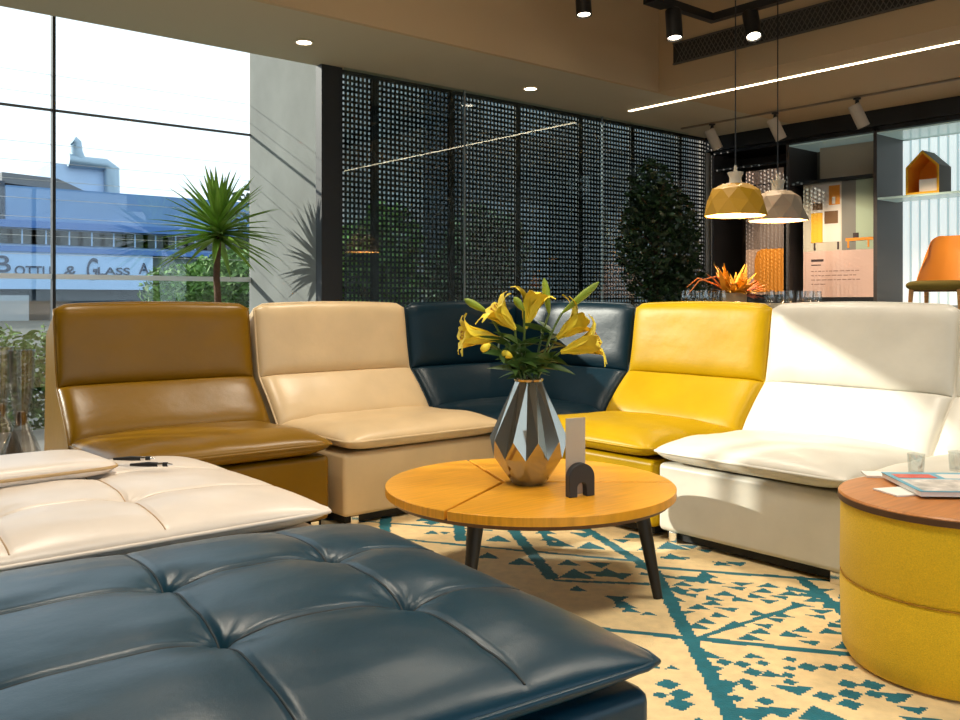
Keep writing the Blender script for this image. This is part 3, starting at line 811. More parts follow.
# flat cushion lying on the cream ottoman
t = thing('lumbar_cushion', 'flat cream leather cushion lying on the far left of the cream ottoman', 'cushion', (.56, 2.99, .450), math.radians(3))
Mt = Matrix.Identity(4)
c = pillow(.36, .165, .036, .030, .030, .05, us=spaced(30), vs=spaced(24), crown=.004).build('cover', CREAM, t, smooth=60)
MB().tube(outline(.361, .166, .036, .05), .005, 8, closed=True).build('piping', TANCH, c, smooth=60)
for k, (px, py) in enumerate(((131, 459.5), (148, 465.5))):
    d = 900 * .515 / (py - 300); X, Y = ld(T(px) * d, d)
    t = thing('pen', ['slim black and silver pen on the cream ottoman, the farther of two', 'slim black and silver pen on the cream ottoman, the nearer of two'][k], 'pen', (X, Y, .480), math.radians(-32 - 4 * k), 'pens on the cream ottoman')
    MB().tube([(-.055, 0, .008), (.0, 0, .009), (.03, 0, .008)], [.004, .008, .007], 10).build('barrel', BLACK, t, smooth=50)
    MB().tube([(.03, 0, .008), (.045, 0, .008)], .0065, 10).build('band', CHROME, t, smooth=50)
    MB().tube([(.045, 0, .008), (.06, 0, .008)], .007, 10).build('cap', BLACK, t, smooth=50)
    MB().tube([(.06, 0, .008), (.075, 0, .007)], [.005, .002], 10).build('tip', CHROME, t, smooth=50)
# ------------------------------------------------------------ coffee table
tz = .34; tc = ld(.179, 3.25); R = .519
t = thing('coffee_table', 'round honey wood coffee table with three dark splayed legs', 'table', (tc[0], tc[1], 0))
hub = Vector(ld(.085, 3.27)) - Vector(tc)
def rayhit(dv):
    d = Vector(dv).normalized(); b = hub.dot(d); c = hub.dot(hub) - R * R
    return math.atan2(*(lambda p: (p.y, p.x))(hub + d * (-b + math.sqrt(b * b - c))))
def sub(p, q): return Vector(ld(*p)) - Vector(ld(*q))
def gp(px, py, z): d = 900 * (H - z) / (py - 300); return (T(px) * d, d)
angs = [rayhit(sub(gp(672, 482, tz), (.085, 3.27))), rayhit(sub(gp(465, 458, tz), (.085, 3.27))), rayhit(sub(gp(453, 507, tz), (.085, 3.27)))]
angs = sorted(a % (2 * PI) for a in angs)
for k in range(3):
    a0, a1 = angs[k], angs[(k + 1) % 3] + (2 * PI if k == 2 else 0)
    n = 48; arc = [Vector((R * math.cos(a0 + (a1 - a0) * i / n), R * math.sin(a0 + (a1 - a0) * i / n))) for i in range(n + 1)]
    poly = [hub] + arc
    cen = sum(poly, Vector((0, 0))) / len(poly)
    g = .005
    poly = [p - (p - cen).normalized() * 0 for p in poly]
    # pull the two straight sides in by the gap
    d0 = (arc[0] - hub).normalized(); d1 = (arc[-1] - hub).normalized()
    n0 = Vector((-d0.y, d0.x)); n1 = Vector((d1.y, -d1.x))
    poly[0] = hub + n0 * g + n1 * g; poly[1] = arc[0] + n0 * g; poly[-1] = arc[-1] + n1 * g
    mb = MB().prism([(p.x, p.y) for p in poly], tz - .030, tz, 'z'); 
    mb.build('table_top_segment', WOOD, t, bevel=.0025)
MB().lathe([(R - .02, tz - .046), (R - .004, tz - .030)], 96).build('under_rim', WOODD, t, smooth=40)
for (a, b) in (((.365, -.20), (.418, -.232)), ((-.190, -.36), (-.225, -.40)), ((-.19, .37), (-.222, .41))):
    A = ld(*a); Bf = ld(*b)
    d = Vector(Bf) - Vector(A); q = d.normalized()
    MB().tube([(A[0], A[1], tz - .04), (Bf[0], Bf[1], .0)], [.026, .016], 14).build('leg', mat('dark stained leg', (.018, .016, .015), .45), t, smooth=40)
# faceted vase
vc = ld(T(528.5) * 3.245, 3.245)
t = thing('faceted_vase', 'smoky silver faceted glass vase holding the lilies on the coffee table', 'vase', (vc[0], vc[1], tz))
n = 10; V = []
rings = [(.060, 0, .5), (.128, .100, 0), (.141, .165, .5), (.048, .372, 0)]
for r, z, o in rings:
    for j in range(n): q = 2 * PI * (j + o) / n + .12; V.append((r * math.cos(q), r * math.sin(q), z))
b0, lo, hi, rm = 0, n, 2 * n, 3 * n; F = []
for j in range(n):
    p, nx = (j - 1) % n, (j + 1) % n
    F.append((rm + j, hi + p, lo + j, hi + j))
    F.append((rm + j, hi + j, rm + nx))
    F.append((lo + j, b0 + p, b0 + j))
    F.append((lo + j, b0 + j, lo + nx, hi + j))
F.append(tuple(range(n)))
vm = mat('smoked mirror glass', (.40, .39, .34), .09, metal=.86)
MB().add(V, F).build('vase_body', vm, t)
MB().lathe([(.050, .368), (.054, .376), (.050, .380), (.042, .376), (.040, .30)], 27, cap0=False, cap1=False).build('rim', vm, t, smooth=60)
# lilies
def curve_pts(a, b, c, n=8):
    a, b, c = Vector(a), Vector(b), Vector(c); out = []
    for i in range(n + 1):
        s = i / n; out.append(a * (1 - s) ** 2 + b * 2 * s * (1 - s) + c * s * s)
    return out
def vpt(px, py, dd=0):        # point near the bouquet, relative to the vase foot
    d = 3.245 + dd; X, Y = ld(T(px) * d, d); return Vector((X - vc[0], Y - vc[1], H + (300 - py) * d / 900 - tz))
def petals(M, L, flare, n=6, w=.052, curl=1.0, seed=0):
    mb = MB(); rnd = random.Random(seed)
    for k in range(n):
        q0 = 2 * PI * k / n + rnd.uniform(-.1, .1); ww = w * (1.0 if k % 2 else .78); seg = 10; V = []
        fl = flare * rnd.uniform(.85, 1.15)
        for i in range(seg + 1):
            s = i / seg
            r = .006 + .016 * s + fl * 1.15 * s ** 3.4; z = L * (s - .22 * curl * max(0, s - .66) ** 2 * 10)
            wd = ww * math.sin(PI * (.06 + .90 * s ** 1.25)) ** .85 if i < seg else ww * .05
            er = Vector((math.cos(q0), math.sin(q0), 0)); et = Vector((-math.sin(q0), math.cos(q0), 0))
            for j in (-1, -.5, 0, .5, 1):
                V.append(er * (r - .25 * wd * (j * j) * (1 - s) + .06 * wd * abs(j)) + et * (wd * j * .62) + Vector((0, 0, z + .004 * abs(j) * math.sin(17 * s + j * 3 + k))))
        F = [(i * 5 + j, i * 5 + j + 1, (i + 1) * 5 + j + 1, (i + 1) * 5 + j) for i in range(seg) for j in range(4)]
        mb.add(V, F)
    return mb.xf(M)
def lily(label, base, tipv, neck, L=.15, flare=.06, seed=0, leaves=3, bud=False, side=None):
    r = thing('lily_stem', label, 'flower', (vc[0], vc[1], tz), 0, 'lilies in the faceted vase')
    rnd = random.Random(seed + 50)
    q = rnd.random() * 6.28; s0 = Vector((.02 * math.cos(q), .02 * math.sin(q), .22)); s1 = Vector((base.x * .12 + .02 * math.cos(q), base.y * .12 + .02 * math.sin(q), .38))
    pts = [s0] + curve_pts(s1, neck, base, 10)
    MB().tube(pts, .0042, 7).build('stem', STEMG, r, smooth=60)
    d = (tipv - base); LL = d.length if bud else L; d.normalize()
    M = Matrix.Translation(base) @ d.to_track_quat('Z', 'Y').to_matrix().to_4x4()
    if bud:
        MB().lathe([(.003, 0), (.007, LL * .1), (.013, LL * .4), (.0145, LL * .65), (.010, LL * .88), (.002, LL)], 12).xf(M).build('bud', BUDG if bud == 1 else PETAL, r, smooth=60)
    else:
        f = petals(M, L * 1.12, flare * 1.15, seed=seed).build('flower_head', PETAL, r, smooth=50)
        mb = MB()
        for k in range(5):
            q = 2 * PI * k / 5; e = Vector((math.cos(q) * .014, math.sin(q) * .014, L * .86)); mb.tube([M @ Vector((0, 0, L * .3)), M @ e], .0012, 5); mb.tube([M @ (e - Vector((.004, 0, 0))), M @ (e + Vector((.004, 0, 0)))], .003, 6)
        mb.build('stamens', mat('amber stamen', (.45, .20, .02), .6), f, smooth=50)
    mb = MB()
    for k in range(leaves * 2):
        s = rnd.uniform(.05, .75); i = int(s * (len(pts) - 3)) + 2; p = pts[i]; q = rnd.random() * 6.28; e = rnd.uniform(-.1, .7)
        dl = Vector((math.cos(q) * math.cos(e), math.sin(q) * math.cos(e), math.sin(e)))
        blade(mb, p, dl, rnd.uniform(.08, .14), .028, .4, fold=.12, up=Vector((rnd.uniform(-1, 1), rnd.uniform(-1, 1), .4)).normalized())
    mb.build('leaves', LEAFL, r, smooth=50)
lily('yellow lily standing tallest and opening upwards', vpt(525, 328), vpt(537, 282), vpt(522, 350), .155, .062, 1, 3)
lily('yellow lily opening up and left beside the tallest bloom', vpt(515, 329, -.03), vpt(488, 301, -.05), vpt(515, 350, -.03), .130, .055, 2, 4)
lily('yellow lily pointing straight left, lowest on the left side', vpt(500, 339, -.02), vpt(452, 334, -.05), vpt(518, 345), .165, .052, 3, 4)
lily('yellow lily drooping to the right, lowest on the right side', vpt(561, 352, -.03), vpt(606, 338, -.06), vpt(545, 362), .165, .068, 4, 4)
lily('yellow lily behind the drooping one, opening to the upper right', vpt(557, 338, .05), vpt(592, 312, .06), vpt(545, 355), .140, .068, 5, 4)
lily('long green lily bud pointing to the upper right', vpt(562, 313, .02), vpt(599, 282, .0), vpt(548, 335), seed=6, bud=1, leaves=3)
lily('slender green lily bud behind the tallest bloom', vpt(549, 314, .06), vpt(544, 278, .06), vpt(540, 335), seed=7, bud=1, leaves=2)
lily('green lily bud pointing left above the left bloom', vpt(487, 312, .03), vpt(464, 299, .03), vpt(500, 330), seed=8, bud=1, leaves=3)
lily('short green lily bud between the left blooms and the tallest', vpt(524, 311, -.03), vpt(514, 297, -.04), vpt(524, 330), seed=9, bud=1, leaves=2)
lily('small half open yellow bud low on the left side', vpt(490, 344, -.06), vpt(481, 351, -.08), vpt(505, 350), seed=10, bud=2, leaves=4)
lily('tiny yellow bud just above the vase mouth', vpt(512, 357, -.06), vpt(502, 352, -.08), vpt(515, 365), seed=12, bud=2, leaves=5)
# card stand
sc = ld(T(580) * 3.03, 3.03)
t = thing('card_stand', 'black arch shaped stand holding a clear card on the coffee table', 'stand', (sc[0], sc[1], tz), math.radians(-14))
poly = []; ro, ri = .050, .018
for i in range(25): q = PI * i / 24; poly.append((ro * math.cos(q), .062 + (ro) * math.sin(q)))
poly.append((-ro, 0)); poly.append((-ri, 0))
for i in range(13): q = PI - PI * i / 12; poly.append((ri * math.cos(q), .030 + ri * math.sin(q)))
poly.append((ri, 0)); poly.append((ro, 0))
mbv = MB().prism(poly, -.014, .014, 'y'); mbv.build('arch_base', mat('charcoal stand', (.03, .03, .032), .4), t, bevel=.003)
cm = mat('translucent card', (.62, .55, .47), .25, trans=.35, spec=.6)
MB().box(-.047, .030, .0145, .0175, .004, .262).build('card', cm, t, bevel=.001)
# ------------------------------------------------------------ pouf
pc = (2.598, 1.062); pr = .300
t = thing('round_pouf', 'round mustard fabric pouf with a flat wooden top at right', 'pouf', (pc[0], pc[1], 0))
prof = [(pr - .05, .0), (pr - .018, .006), (pr - .004, .03), (pr, .07), (pr + .003, .215), (pr - .003, .229), (pr + .003, .243), (pr + .001, .42), (pr - .002, .436)]
MB().lathe(prof, 96).build('body', FABY, t, smooth=40)
q = [(pr * 1.0 * math.cos(2 * PI * i / 96), pr * math.sin(2 * PI * i / 96), .229) for i in range(96)]
MB().tube(q, .0022, 6, closed=True).build('seam', mat('mustard seam', (.45, .22, .01), .8), t)
MB().lathe([(pr + .003, .437), (pr + .007, .440), (pr + .007, .457), (pr + .003, .461), (.002, .461)], 96, cap1=True).build('wood_top', WOODR, t, smooth=30)
MB().lathe([(pr + .0072, .438), (pr + .0078, .440), (pr + .0078, .4535), (pr + .0072, .4545)], 96, cap0=False, cap1=False).build('edge_band', WOODD, t, smooth=30)
PT = .4615
def magazine(label, px, py, w, d_, rz, th, mats, group='magazines on the pouf', lift=0, tilt=0):
    d = 900 * (H - PT) / (py - 300); X, Y = ld(T(px) * d, d)
    o = thing('magazine', label, 'magazine', (X, Y, PT + lift), rz, group)
    MB().box(-w / 2, w / 2, -d_ / 2, d_ / 2, 0, th).build('pages', PAPER, o)
    return o
mz = magazine('open glossy magazine with a blue and red spread, topmost on the pouf', 949, 489, .27, .27, math.radians(-43), .013, None, lift=.0065)
MB().box(-.137, .137, -.137, .137, .013, .0145).build('cover', mat('magazine blue', (.10, .42, .60), .3), mz)
MB().box(-.125, .134, -.130, .030, .0145, .0152).build('cover_photo', mat('magazine pale photo', (.66, .62, .58), .3, var=(30, .4)), mz)
MB().box(-.12, -.01, .050, .105, .0145, .0152).build('cover_print', mat('magazine red', (.75, .10, .06), .3), mz)
MB().box(.01, .12, .045, .110, .0145, .0152).build('cover_print', mat('magazine white print', (.85, .80, .75), .3), mz)
magazine('white folded leaflet under the magazine, sticking out at the back', 893, 476, .17, .08, math.radians(-50), .006, None)
magazine('white leaflet corner under the magazine, nearest the rim', 903, 492, .12, .10, math.radians(-25), .004, None)
for k, (px, py, dd, rr, hh) in enumerate(((916, 473.5, 0, .026, .062), (957, 470.5, 0, .026, .060))):
    d = 900 * (H - PT) / (py - 300); X, Y = ld(T(px) * d, d)
    o = thing('glass_tumbler', ['small clear glass tumbler on the pouf, the left one', 'small clear glass tumbler on the pouf at the photo edge'][k], 'glass', (X, Y, PT), 0, 'tumblers on the pouf')
    MB().lathe([(rr * .85, 0), (rr, hh), (rr * .93, hh), (rr * .80, .006)], 28).build('cup', GLASSC, o, smooth=40)
    if k == 0: MB().tube([(rr, 0, hh * .8), (rr + .022, 0, hh * .75), (rr + .024, 0, hh * .4), (rr * .93, 0, hh * .25)], .0035, 8).build('handle', GLASSC, o, smooth=60)
# ------------------------------------------------------------ rug
Wr, Lr, cell = 3.5, 3.6, .0065
rc = (.42, 2.72)            # centre in (lateral, depth)
pv = (.968, -.251); qv = (.251, .968)
nx, ny = int(Wr / cell), int(Lr / cell)
ii, jj = np.meshgrid(np.arange(nx), np.arange(ny), indexing='ij')
P = (ii + .5) * cell - Wr / 2; Q = (jj + .5) * cell - Lr / 2
Lg = rc[0] + P * pv[0] + Q * qv[0]; Dg = rc[1] + P * pv[1] + Q * qv[1]
img = np.zeros((nx, ny), bool)
wob = .004 * np.sin(Dg * 61) + .003 * np.sin(Dg * 143 + 1)
def seg(a, b, w):
    ax, ay = a; bx_, by = b; dx, dy = bx_ - ax, by - ay; L2 = dx * dx + dy * dy
    s = ((Lg - ax) * dx + (Dg - ay) * dy) / L2
    dist = np.hypot(Lg - (ax + s * dx), Dg - (ay + s * dy)) + wob * .6
    img[(s >= 0) & (s <= 1) & (dist < w / 2)] = True
def tri(pts):
    m = np.ones_like(img)
    n = len(pts); area = sum(pts[i][0] * pts[(i + 1) % n][1] - pts[(i + 1) % n][0] * pts[i][1] for i in range(n))
    for i in range(n):
        (x0, y0), (x1, y1) = pts[i], pts[(i + 1) % n]
        c = (x1 - x0) * (Dg - y0) - (y1 - y0) * (Lg - x0)
        m &= (c >= 0) if area > 0 else (c <= 0)
    img[m] = True
def G(px, py): d = 900. / (py - 300.); return (T(px) * d, d)
def extend(a, b, e0, e1):
    dx, dy = b[0] - a[0], b[1] - a[1]; L = math.hypot(dx, dy); dx /= L; dy /= L
    return (a[0] - dx * e0, a[1] - dy * e0), (b[0] + dx * e1, b[1] + dy * e1)
def line(pa, pb, w, e0=0, e1=0): a, b = extend(G(*pa), G(*pb), e0, e1); seg(a, b, w)
line((578, 524), (655, 572), .046, .6, 0); line((655, 572), (733, 720), .046, .02, .8)
line((508, 524), (553, 579), .050, .5, .0)
line((458, 519), (461, 541), .050, .4, .0)
line((800, 578), (843, 612), .042, .02, .6)
line((652, 634), (847, 654), .032, 0, .8)
line((652, 634), (600, 629), .026, 0, .9)
line((636, 566), (797, 578), .028, .0, .5)
line((402, 524), (460, 528), .022, .5, .15)
line((475, 546), (636, 561), .024, .4, .0)
line((553, 580), (650, 584), .024, .0, .0)
line((640, 573), (700, 581), .026, .0, .0)
line((700, 637), (800, 605), .022)
# comb bars and zigzags
def mtri(c, w, h, up=1, skew=0):
    l, d = c; tri([(l - w / 2, d - up * h / 2), (l + w / 2, d - up * h / 2 - .26 * w * .5), (l + skew, d + up * h / 2)])
def dia(c, w, h): l, d = c; tri([(l - w / 2, d), (l, d - h / 2), (l + w / 2, d), (l, d + h / 2)])
rnd = random.Random(21)
# field of triangles between the two cross lines
for r_ in range(10):
    for c_ in range(11):
        l = .66 + c_ * .088 + (.044 if r_ % 2 else 0); d = 3.26 - r_ * .060 - .26 * (l - .6)
        if l > 1.62 or d < 2.73 - .26 * (l - .5): continue
        edge_ = abs(c_ - 3.5) / 4 + abs(r_ - 3.5) / 4
        if rnd.random() < .16 + .12 * (edge_ > 1.6): continue
        mtri((l + rnd.uniform(-.01, .01), d + rnd.uniform(-.008, .008)), (.074 + rnd.uniform(-.012, .012)), .046, 1 if (r_ + c_) % 3 else -1, rnd.uniform(-.02, .02))
# comb beside the right stripe
for k in range(6):
    l, d = 1.06 + k * .022, 3.10 - k * .055; tri([(l, d), (l + .075, d - .035), (l + .085, d - .008), (l + .01, d + .03)])
# diamonds and stepped crosses in the near cell
dl = [(790, 659, .05), (763, 663, .05), (790, 668, .045), (788, 675, .05), (790, 682, .05), (808, 667, .075), (830, 667, .065), (848, 667, .06), (824, 696, .07), (848, 684, .07), (850, 694, .08), (872, 685, .08), (874, 694, .06), (850, 704, .075), (893, 700, .05),
      (712, 674, .06), (724, 662, .06), (742, 664, .06), (728, 684, .07), (745, 682, .06), (727, 690, .045), (750, 687, .05), (736, 698, .05), (765, 701, .06), (681, 694, .08), (679, 704, .09), (668, 684, .08), (660, 695, .05), (753, 672, .07), (716, 668, .05)]
for px, py, s in dl: dia(G(px, py), s * .85, s * .85)
for px, py, s, u in ((708, 654, .09, 1), (752, 655, .07, 1), (795, 690, .13, -1), (750, 714, .17, -1), (780, 712, .13, -1), (818, 712, .15, 1), (897, 697, .12, -1), (915, 710, .09, -1), (648, 613, .06, 1), (645, 663, .10, 1), (672, 667, .05, 1), (770, 673, .08, 1), (840, 722, .09, 1), (700, 722, .1, 1), (925, 722, .12, -1)):
    mtri(G(px, py), s * .85, s * .5, u)
# upper band: combs, arrows
for px, py, s, u in ((545, 531, .14, 1), (550, 538, .14, 1), (560, 543, .16, 1), (575, 528, .12, 1), (583, 535, .16, -1), (590, 545, .18, 1), (498, 538, .17, 1), (490, 524, .10, -1), (520, 561, .16, 1), (488, 555, .14, 1), (432, 532, .10, 1), (445, 533, .08, -1),
                     (568, 562, .13, 1), (575, 573, .20, 1), (600, 565, .14, -1), (608, 572, .18, 1), (620, 576, .16, -1), (577, 588, .10, 1),
                     (617, 599, .13, -1), (624, 604, .12, 1), (629, 609, .09, 1), (633, 535, .16, 1), (622, 541, .12, -1), (645, 548, .12, 1), (670, 545, .20, 1), (690, 547, .12, -1), (706, 551, .10, -1), (720, 563, .10, 1), (738, 564, .12, -1), (672, 556, .14, 1), (686, 578, .10, -1), (705, 574, .12, 1), (700, 580, .16, -1), (662, 590, .10, 1), (674, 598, .10, 1), (680, 592, .12, -1)):
    mtri(G(px, py), s * .66, s * .55, u)
line((584, 572), (618, 574), .03); line((660, 557), (690, 558), .018); line((712, 562), (742, 564), .018)
line((541, 530), (552, 545), .03)
line((612, 596), (622, 608), .02)
# scattered motifs over what is only seen from elsewhere
for k in range(150):
    l = rnd.uniform(-1.4, 2.2); d = rnd.uniform(1.1, 4.4)
    py = 300 + 900 / d; px = 480 + 900 * l / d
    if 440 < px < 960 and 522 < py < 720: continue
    (dia if k % 2 else mtri)((l, d), .08, .08)
for c_ in (-.75, -.40): seg((c_ + .2, .9), (c_ - .05, 4.4), .05)
for dd in (1.1, 1.6, 2.1): seg((-1.6, dd + .35), (2.4, dd - .65), .03)
mb = MB(); V = []; F = []; MI = []
for j in range(ny):
    row = img[:, j]; i = 0
    y0 = j * cell - Lr / 2; y1 = y0 + cell
    while i < nx:
        k = i + 1
        while k < nx and row[k] == row[i]: k += 1
        x0, x1 = i * cell - Wr / 2, k * cell - Wr / 2; o = len(V)
        V += [(x0, y0, 0), (x1, y0, 0), (x1, y1, 0), (x0, y1, 0)]; F.append((o, o + 1, o + 2, o + 3)); MI.append(int(row[i])); i = k
mb.v = V; mb.f = F; mb.m = MI
mb.box(-Wr / 2, Wr / 2, -Lr / 2, Lr / 2, -.011, -.0006)
w0 = ld(*rc); pw = ld(*pv)
rug = mb.build('rug', [CREAMR, TEALR], fix=False)
rug.location = (w0[0], w0[1], 0); rug.rotation_euler = (0, 0, math.atan2(pw[1], pw[0]))
tag(rug, 'cream kilim rug with teal lines, triangles and diamonds under the coffee table', 'rug')
# ------------------------------------------------------------ outside
BY = 55.0
def bz(py, px=90): X = xon(px, BY); return zon(py, X, BY)
b = thing('street_building', 'blue tinted two storey building across the street with a shop sign', 'building', (0, BY, -.15))
x0, x1 = -6, 60
def BB(name, m, a, c, z0, z1, y0=0, y1=6): return MB().box(a, c, y0, y1, z0 + .15, z1 + .15).build(name, m, b)
zpar, zb1, zb0 = bz(191), bz(224), bz(231)
xl = xon(6, BY)
BB('parapet_wall', FACADE, xl, x1, zb1, zpar)
BB('side_block', mat('dark grey block', (.06, .08, .11), .8), x0, xl, zb1, bz(180, 3), .3)
BB('ledge', FACADE2, x0, x1, zb0, zb1, -.35)
zw0, zw1 = bz(248.5), zb0
BB('window_band_wall', SIGNM, x0, x1, zw0, zw1, .25)
for i in range(22):
    xa = xon(-18, BY) + i * (xon(24, BY) - xon(0, BY)) * 1.03
    f = MB().box(xa, xa + 1.55, .10, .3, zw0 + .30, zw1 + .08).build('window', DARKW, b)
    MB().box(xa + .72, xa + .80, .06, .12, zw0 + .30, zw1 + .08).build('mullion', SIGNM, f)
zs1, zs0 = bz(253), bz(289.5)
BB('lower_ledge', FACADE2, x0, x1, zs1 - .05, zw0, -.2)
BB('sign_fascia', SIGNM, x0, xon(152, BY), zs0, zs1 - .05, -.1)
BB('side_wall', mat('grey green wall', (.10, .14, .13), .8), xon(152, BY), x1, 0, zs1 - .05, .2)
BB('shop_front', SHOPD, x0, xon(152, BY), -.15, zs0, .9)
BB('shop_pillar', mat('grey shop pillar', (.30, .35, .38), .8), xon(-8, BY), xon(27, BY), -.15, zs0 - .35, -.4, .9)
# roof items
za = bz(163); p0, p1 = xon(58, BY), xon(117, BY)
BB('penthouse', PENTM, p0, p1, zpar - .2, za, 1.5, 5)
mb = MB()
mb.add([(xon(4, BY), .5, bz(178) + .15), (xon(60, BY), .5, bz(180) + .15), (xon(94, BY), .5, bz(193) + .15), (xon(4, BY), .5, bz(188) + .15), (xon(4, BY), 3.5, bz(178) + .3), (xon(60, BY), 3.5, bz(180) + .3), (xon(94, BY), 3.5, bz(193) + .3), (xon(4, BY), 3.5, bz(188) + .3)],
       [(0, 1, 2, 3), (4, 5, 6, 7), (0, 1, 5, 4), (1, 2, 6, 5), (2, 3, 7, 6), (3, 0, 4, 7)])
mb.build('roof_canopy', ROOFM, b)
dy = 1.2; mb = MB()
mb.tube([(xon(78.5, BY), dy, bz(139) + .15), (xon(82, BY), dy, bz(141) + .15), (xon(83, BY), dy, bz(150) + .15), (xon(86, BY), dy, bz(157) + .15)], .32, 10)
mb.tube([(xon(74, BY), dy, bz(159) + .15), (xon(92, BY), dy, bz(160) + .15), (xon(112, BY), dy, bz(160) + .15), (xon(118, BY), dy, bz(164) + .15), (xon(118.5, BY), dy, bz(193) + .15)], [.4, .35, .35, .45, .45], 10)
mb.build('duct', DUCTM, b, smooth=50)
def text(s, size, x, z, name='lettering', shear=0, m=INK):
    cu = bpy.data.curves.new('t', 'FONT'); cu.body = s; cu.size = size; cu.extrude = .02; cu.shear = shear; cu.offset = .012 * size
    o = bpy.data.objects.new('t', cu); COL.objects.link(o)
    dg = bpy.context.evaluated_depsgraph_get(); me = bpy.data.meshes.new_from_object(o.evaluated_get(dg)); bpy.data.objects.remove(o)
    me.materials.clear(); me.materials.append(m)
    r = bpy.data.objects.new(name, me); COL.objects.link(r); r.parent = b
    r.rotation_euler = (PI / 2, 0, 0); r.location = (x, -.14, z + .15)
    return r
letm = mat('sign letter dark blue', (.02, .04, .09), .6)
def fit(s, pa, pb, pya, pyb, shear=0):
    o = text(s, 1, 0, 0, shear=shear, m=letm)
    xs = [v.co.x for v in o.data.vertices]; ys = [v.co.y for v in o.data.vertices]
    xa, xb = xon(pa, BY), xon(pb, BY); z1, z0 = bz(pya, (pa + pb) / 2), bz(pyb, (pa + pb) / 2)
    sx = (xb - xa) / (max(xs) - min(xs)); sy = (z1 - z0) / (max(ys) - min(ys))
    for v in o.data.vertices: v.co.x = (v.co.x - min(xs)) * sx; v.co.y = (v.co.y - min(ys)) * sy
    o.location = (xa, -.14, z0 + .15)
fit('B', -5, 10, 255.5, 272.5); fit('OTTLE', 14, 54, 266, 275.5); fit('&', 63, 75, 266, 277, .2)
fit('G', 86, 97, 258, 280, .15); fit('LASS', 97, 129, 267.5, 275); fit('A', 138, 148, 263, 274)
# neighbour wall behind the screens, street trees, hedges
nb = thing('neighbour_building', 'dark grey neighbouring building seen through the mesh screen', 'building', (9.0, 12.0, -.15))
MB().box(-.2, 26, 0, 5, 0, 7.5).build('wall', mat('neighbour wall', (.05, .07, .08), .8, var=(1.2, .5)), nb)
for i in range(6):
    for k in range(2): MB().box(1.0 + i * 3.2, 2.6 + i * 3.2, -.05, .05, 1.1 + k * 3, 2.9 + k * 3).build('window', mat('neighbour pane', (.12, .16, .18), .1), nb)
def tree(X, Y, h, r, n, size, label, m=LEAFO, seed=0, low=.35):
    rnd = random.Random(seed); t = thing('street_tree', label, 'tree', (X, Y, -.15), 0, 'trees in the street outside')
    MB().tube([(0, 0, 0), (.03, 0, h * .4), (0, .04, h * .75)], [.12, .09, .05], 8).build('trunk', BARK, t, smooth=50)
    mb = MB()
    for k in range(6):
        q = rnd.random() * 6.3; rr = r * .45
        cloud(mb, (rr * math.cos(q), rr * math.sin(q), h * (low + (1 - low) * rnd.random() * .75)), (r * .6, r * .6, h * .22), n // 6, size, rnd)
    mb.build('foliage', m, t)
tree(xon(222, 15), 15, 2.3, 1.4, 8000, .075, 'bright green street tree behind the yucca palm', seed=1, low=.15)
tree(xon(176, 24), 24, 2.2, 1.3, 5000, .09, 'low green street tree left of the yucca palm', seed=2, low=.1)
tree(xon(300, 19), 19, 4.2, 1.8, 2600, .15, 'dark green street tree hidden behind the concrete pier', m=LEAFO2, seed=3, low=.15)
tree(xon(362, 10.6), 10.6, 2.6, .85, 2400, .12, 'green tree seen through the mesh screen near the pier', seed=4, low=.1)
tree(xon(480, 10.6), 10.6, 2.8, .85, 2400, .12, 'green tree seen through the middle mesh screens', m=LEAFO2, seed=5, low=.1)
hd = MB(); rnd = random.Random(31)
for i in range(13):
    cloud(hd, (i * .42, 0, .45), (.34, .34, .50), 1000, .045, rnd)
hx0 = -1.6
o = hd.build('hedge', LEAFO, loc=(hx0, 8.6, -.15)); tag(o, 'leafy green hedge outside the glass left of the ochre seat', 'hedge')
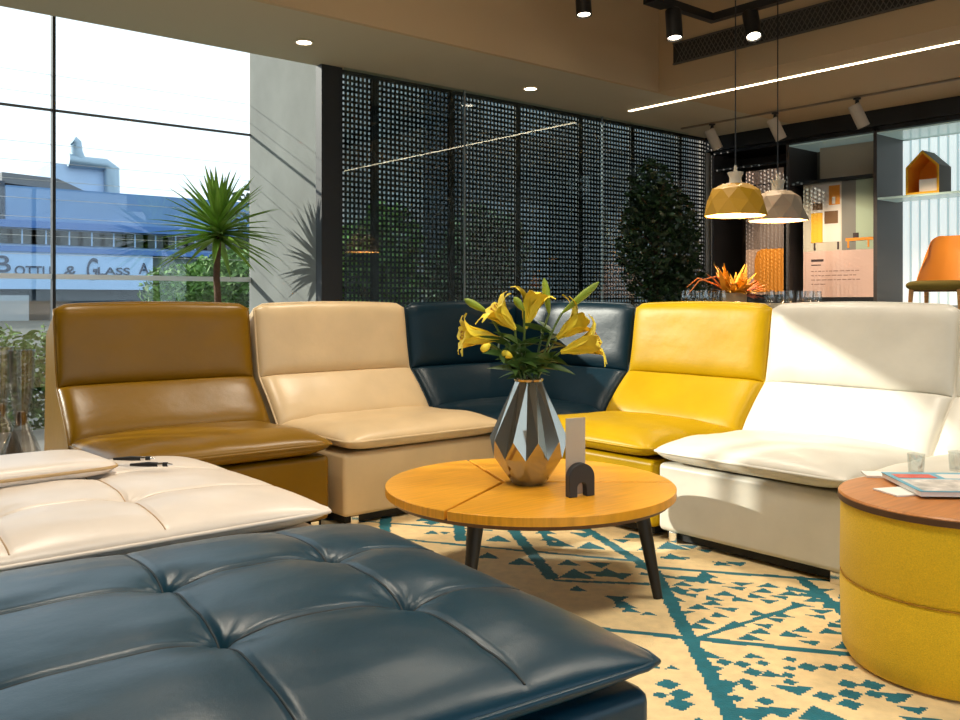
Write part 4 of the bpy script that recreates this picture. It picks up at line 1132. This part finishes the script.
# ------------------------------------------------------------ light
w = bpy.data.worlds.new('sky'); SC.world = w; w.use_nodes = True; nt = w.node_tree; nt.nodes.clear()
o = nt.nodes.new('ShaderNodeOutputWorld'); bg = nt.nodes.new('ShaderNodeBackground')
bg.inputs['Color'].default_value = (.80, .91, 1, 1); bg.inputs['Strength'].default_value = 1.35
nt.links.new(bg.outputs[0], o.inputs[0])
s = bpy.data.lights.new('sun', 'SUN'); s.energy = 4.7; s.color = (1, .91, .76); s.angle = math.radians(.6)
so = bpy.data.objects.new('sun', s); COL.objects.link(so)
SD = Vector((.95, -1.0, -.49)); so.rotation_euler = (-SD).to_track_quat('Z', 'Y').to_euler()
so.location = (-8, 14, 8)
# unseen fill lamps added in the coffer to brighten the seating
for k, (X, Y) in enumerate(((1.2, 1.0), (3.4, 1.0), (1.2, 3.6), (3.4, 3.6))):
    t = thing('fill_ceiling_light', 'wide round fill light added out of view in the raised ceiling above the seating', 'light', (X, Y, 4.045), 0, 'fill lights added in the raised ceiling')
    MB().lathe([(.42, .004), (.42, -.03), (.40, -.03), (.39, .0)], 40, cap0=False, cap1=False).build('trim_ring', WHITEP, t, smooth=40)
    MB().lathe([(.39, -.02), (0, -.0201)], 40, cap0=False, cap1=False).build('lens', mat('fill light diffuser', (1, 1, 1), .5, emit=((1, .82, .58), 3)), t)
    l = bpy.data.lights.new('lamp', 'SPOT'); l.energy = 135; l.spot_size = math.radians(120); l.spot_blend = .9; l.color = (1, .89, .73); l.shadow_soft_size = .38
    q = bpy.data.objects.new('lamp_bulb', l); COL.objects.link(q); q.parent = t; q.location = (0, 0, -.45)
# ------------------------------------------------------------ camera
cam = bpy.data.cameras.new('camera'); co = bpy.data.objects.new('camera', cam); COL.objects.link(co)
co.location = (0, 0, H); co.rotation_euler = (PI / 2, 0, math.radians(50.2 - 90))
cam.sensor_width = 36; cam.lens = 33.75; cam.shift_y = -.0625; cam.clip_start = .05; cam.clip_end = 400
SC.camera = co
SC.view_settings.view_transform = 'Standard'; SC.view_settings.look = 'None'; SC.view_settings.gamma = 1; SC.view_settings.use_curve_mapping = False
SC.view_settings.exposure = 0.5
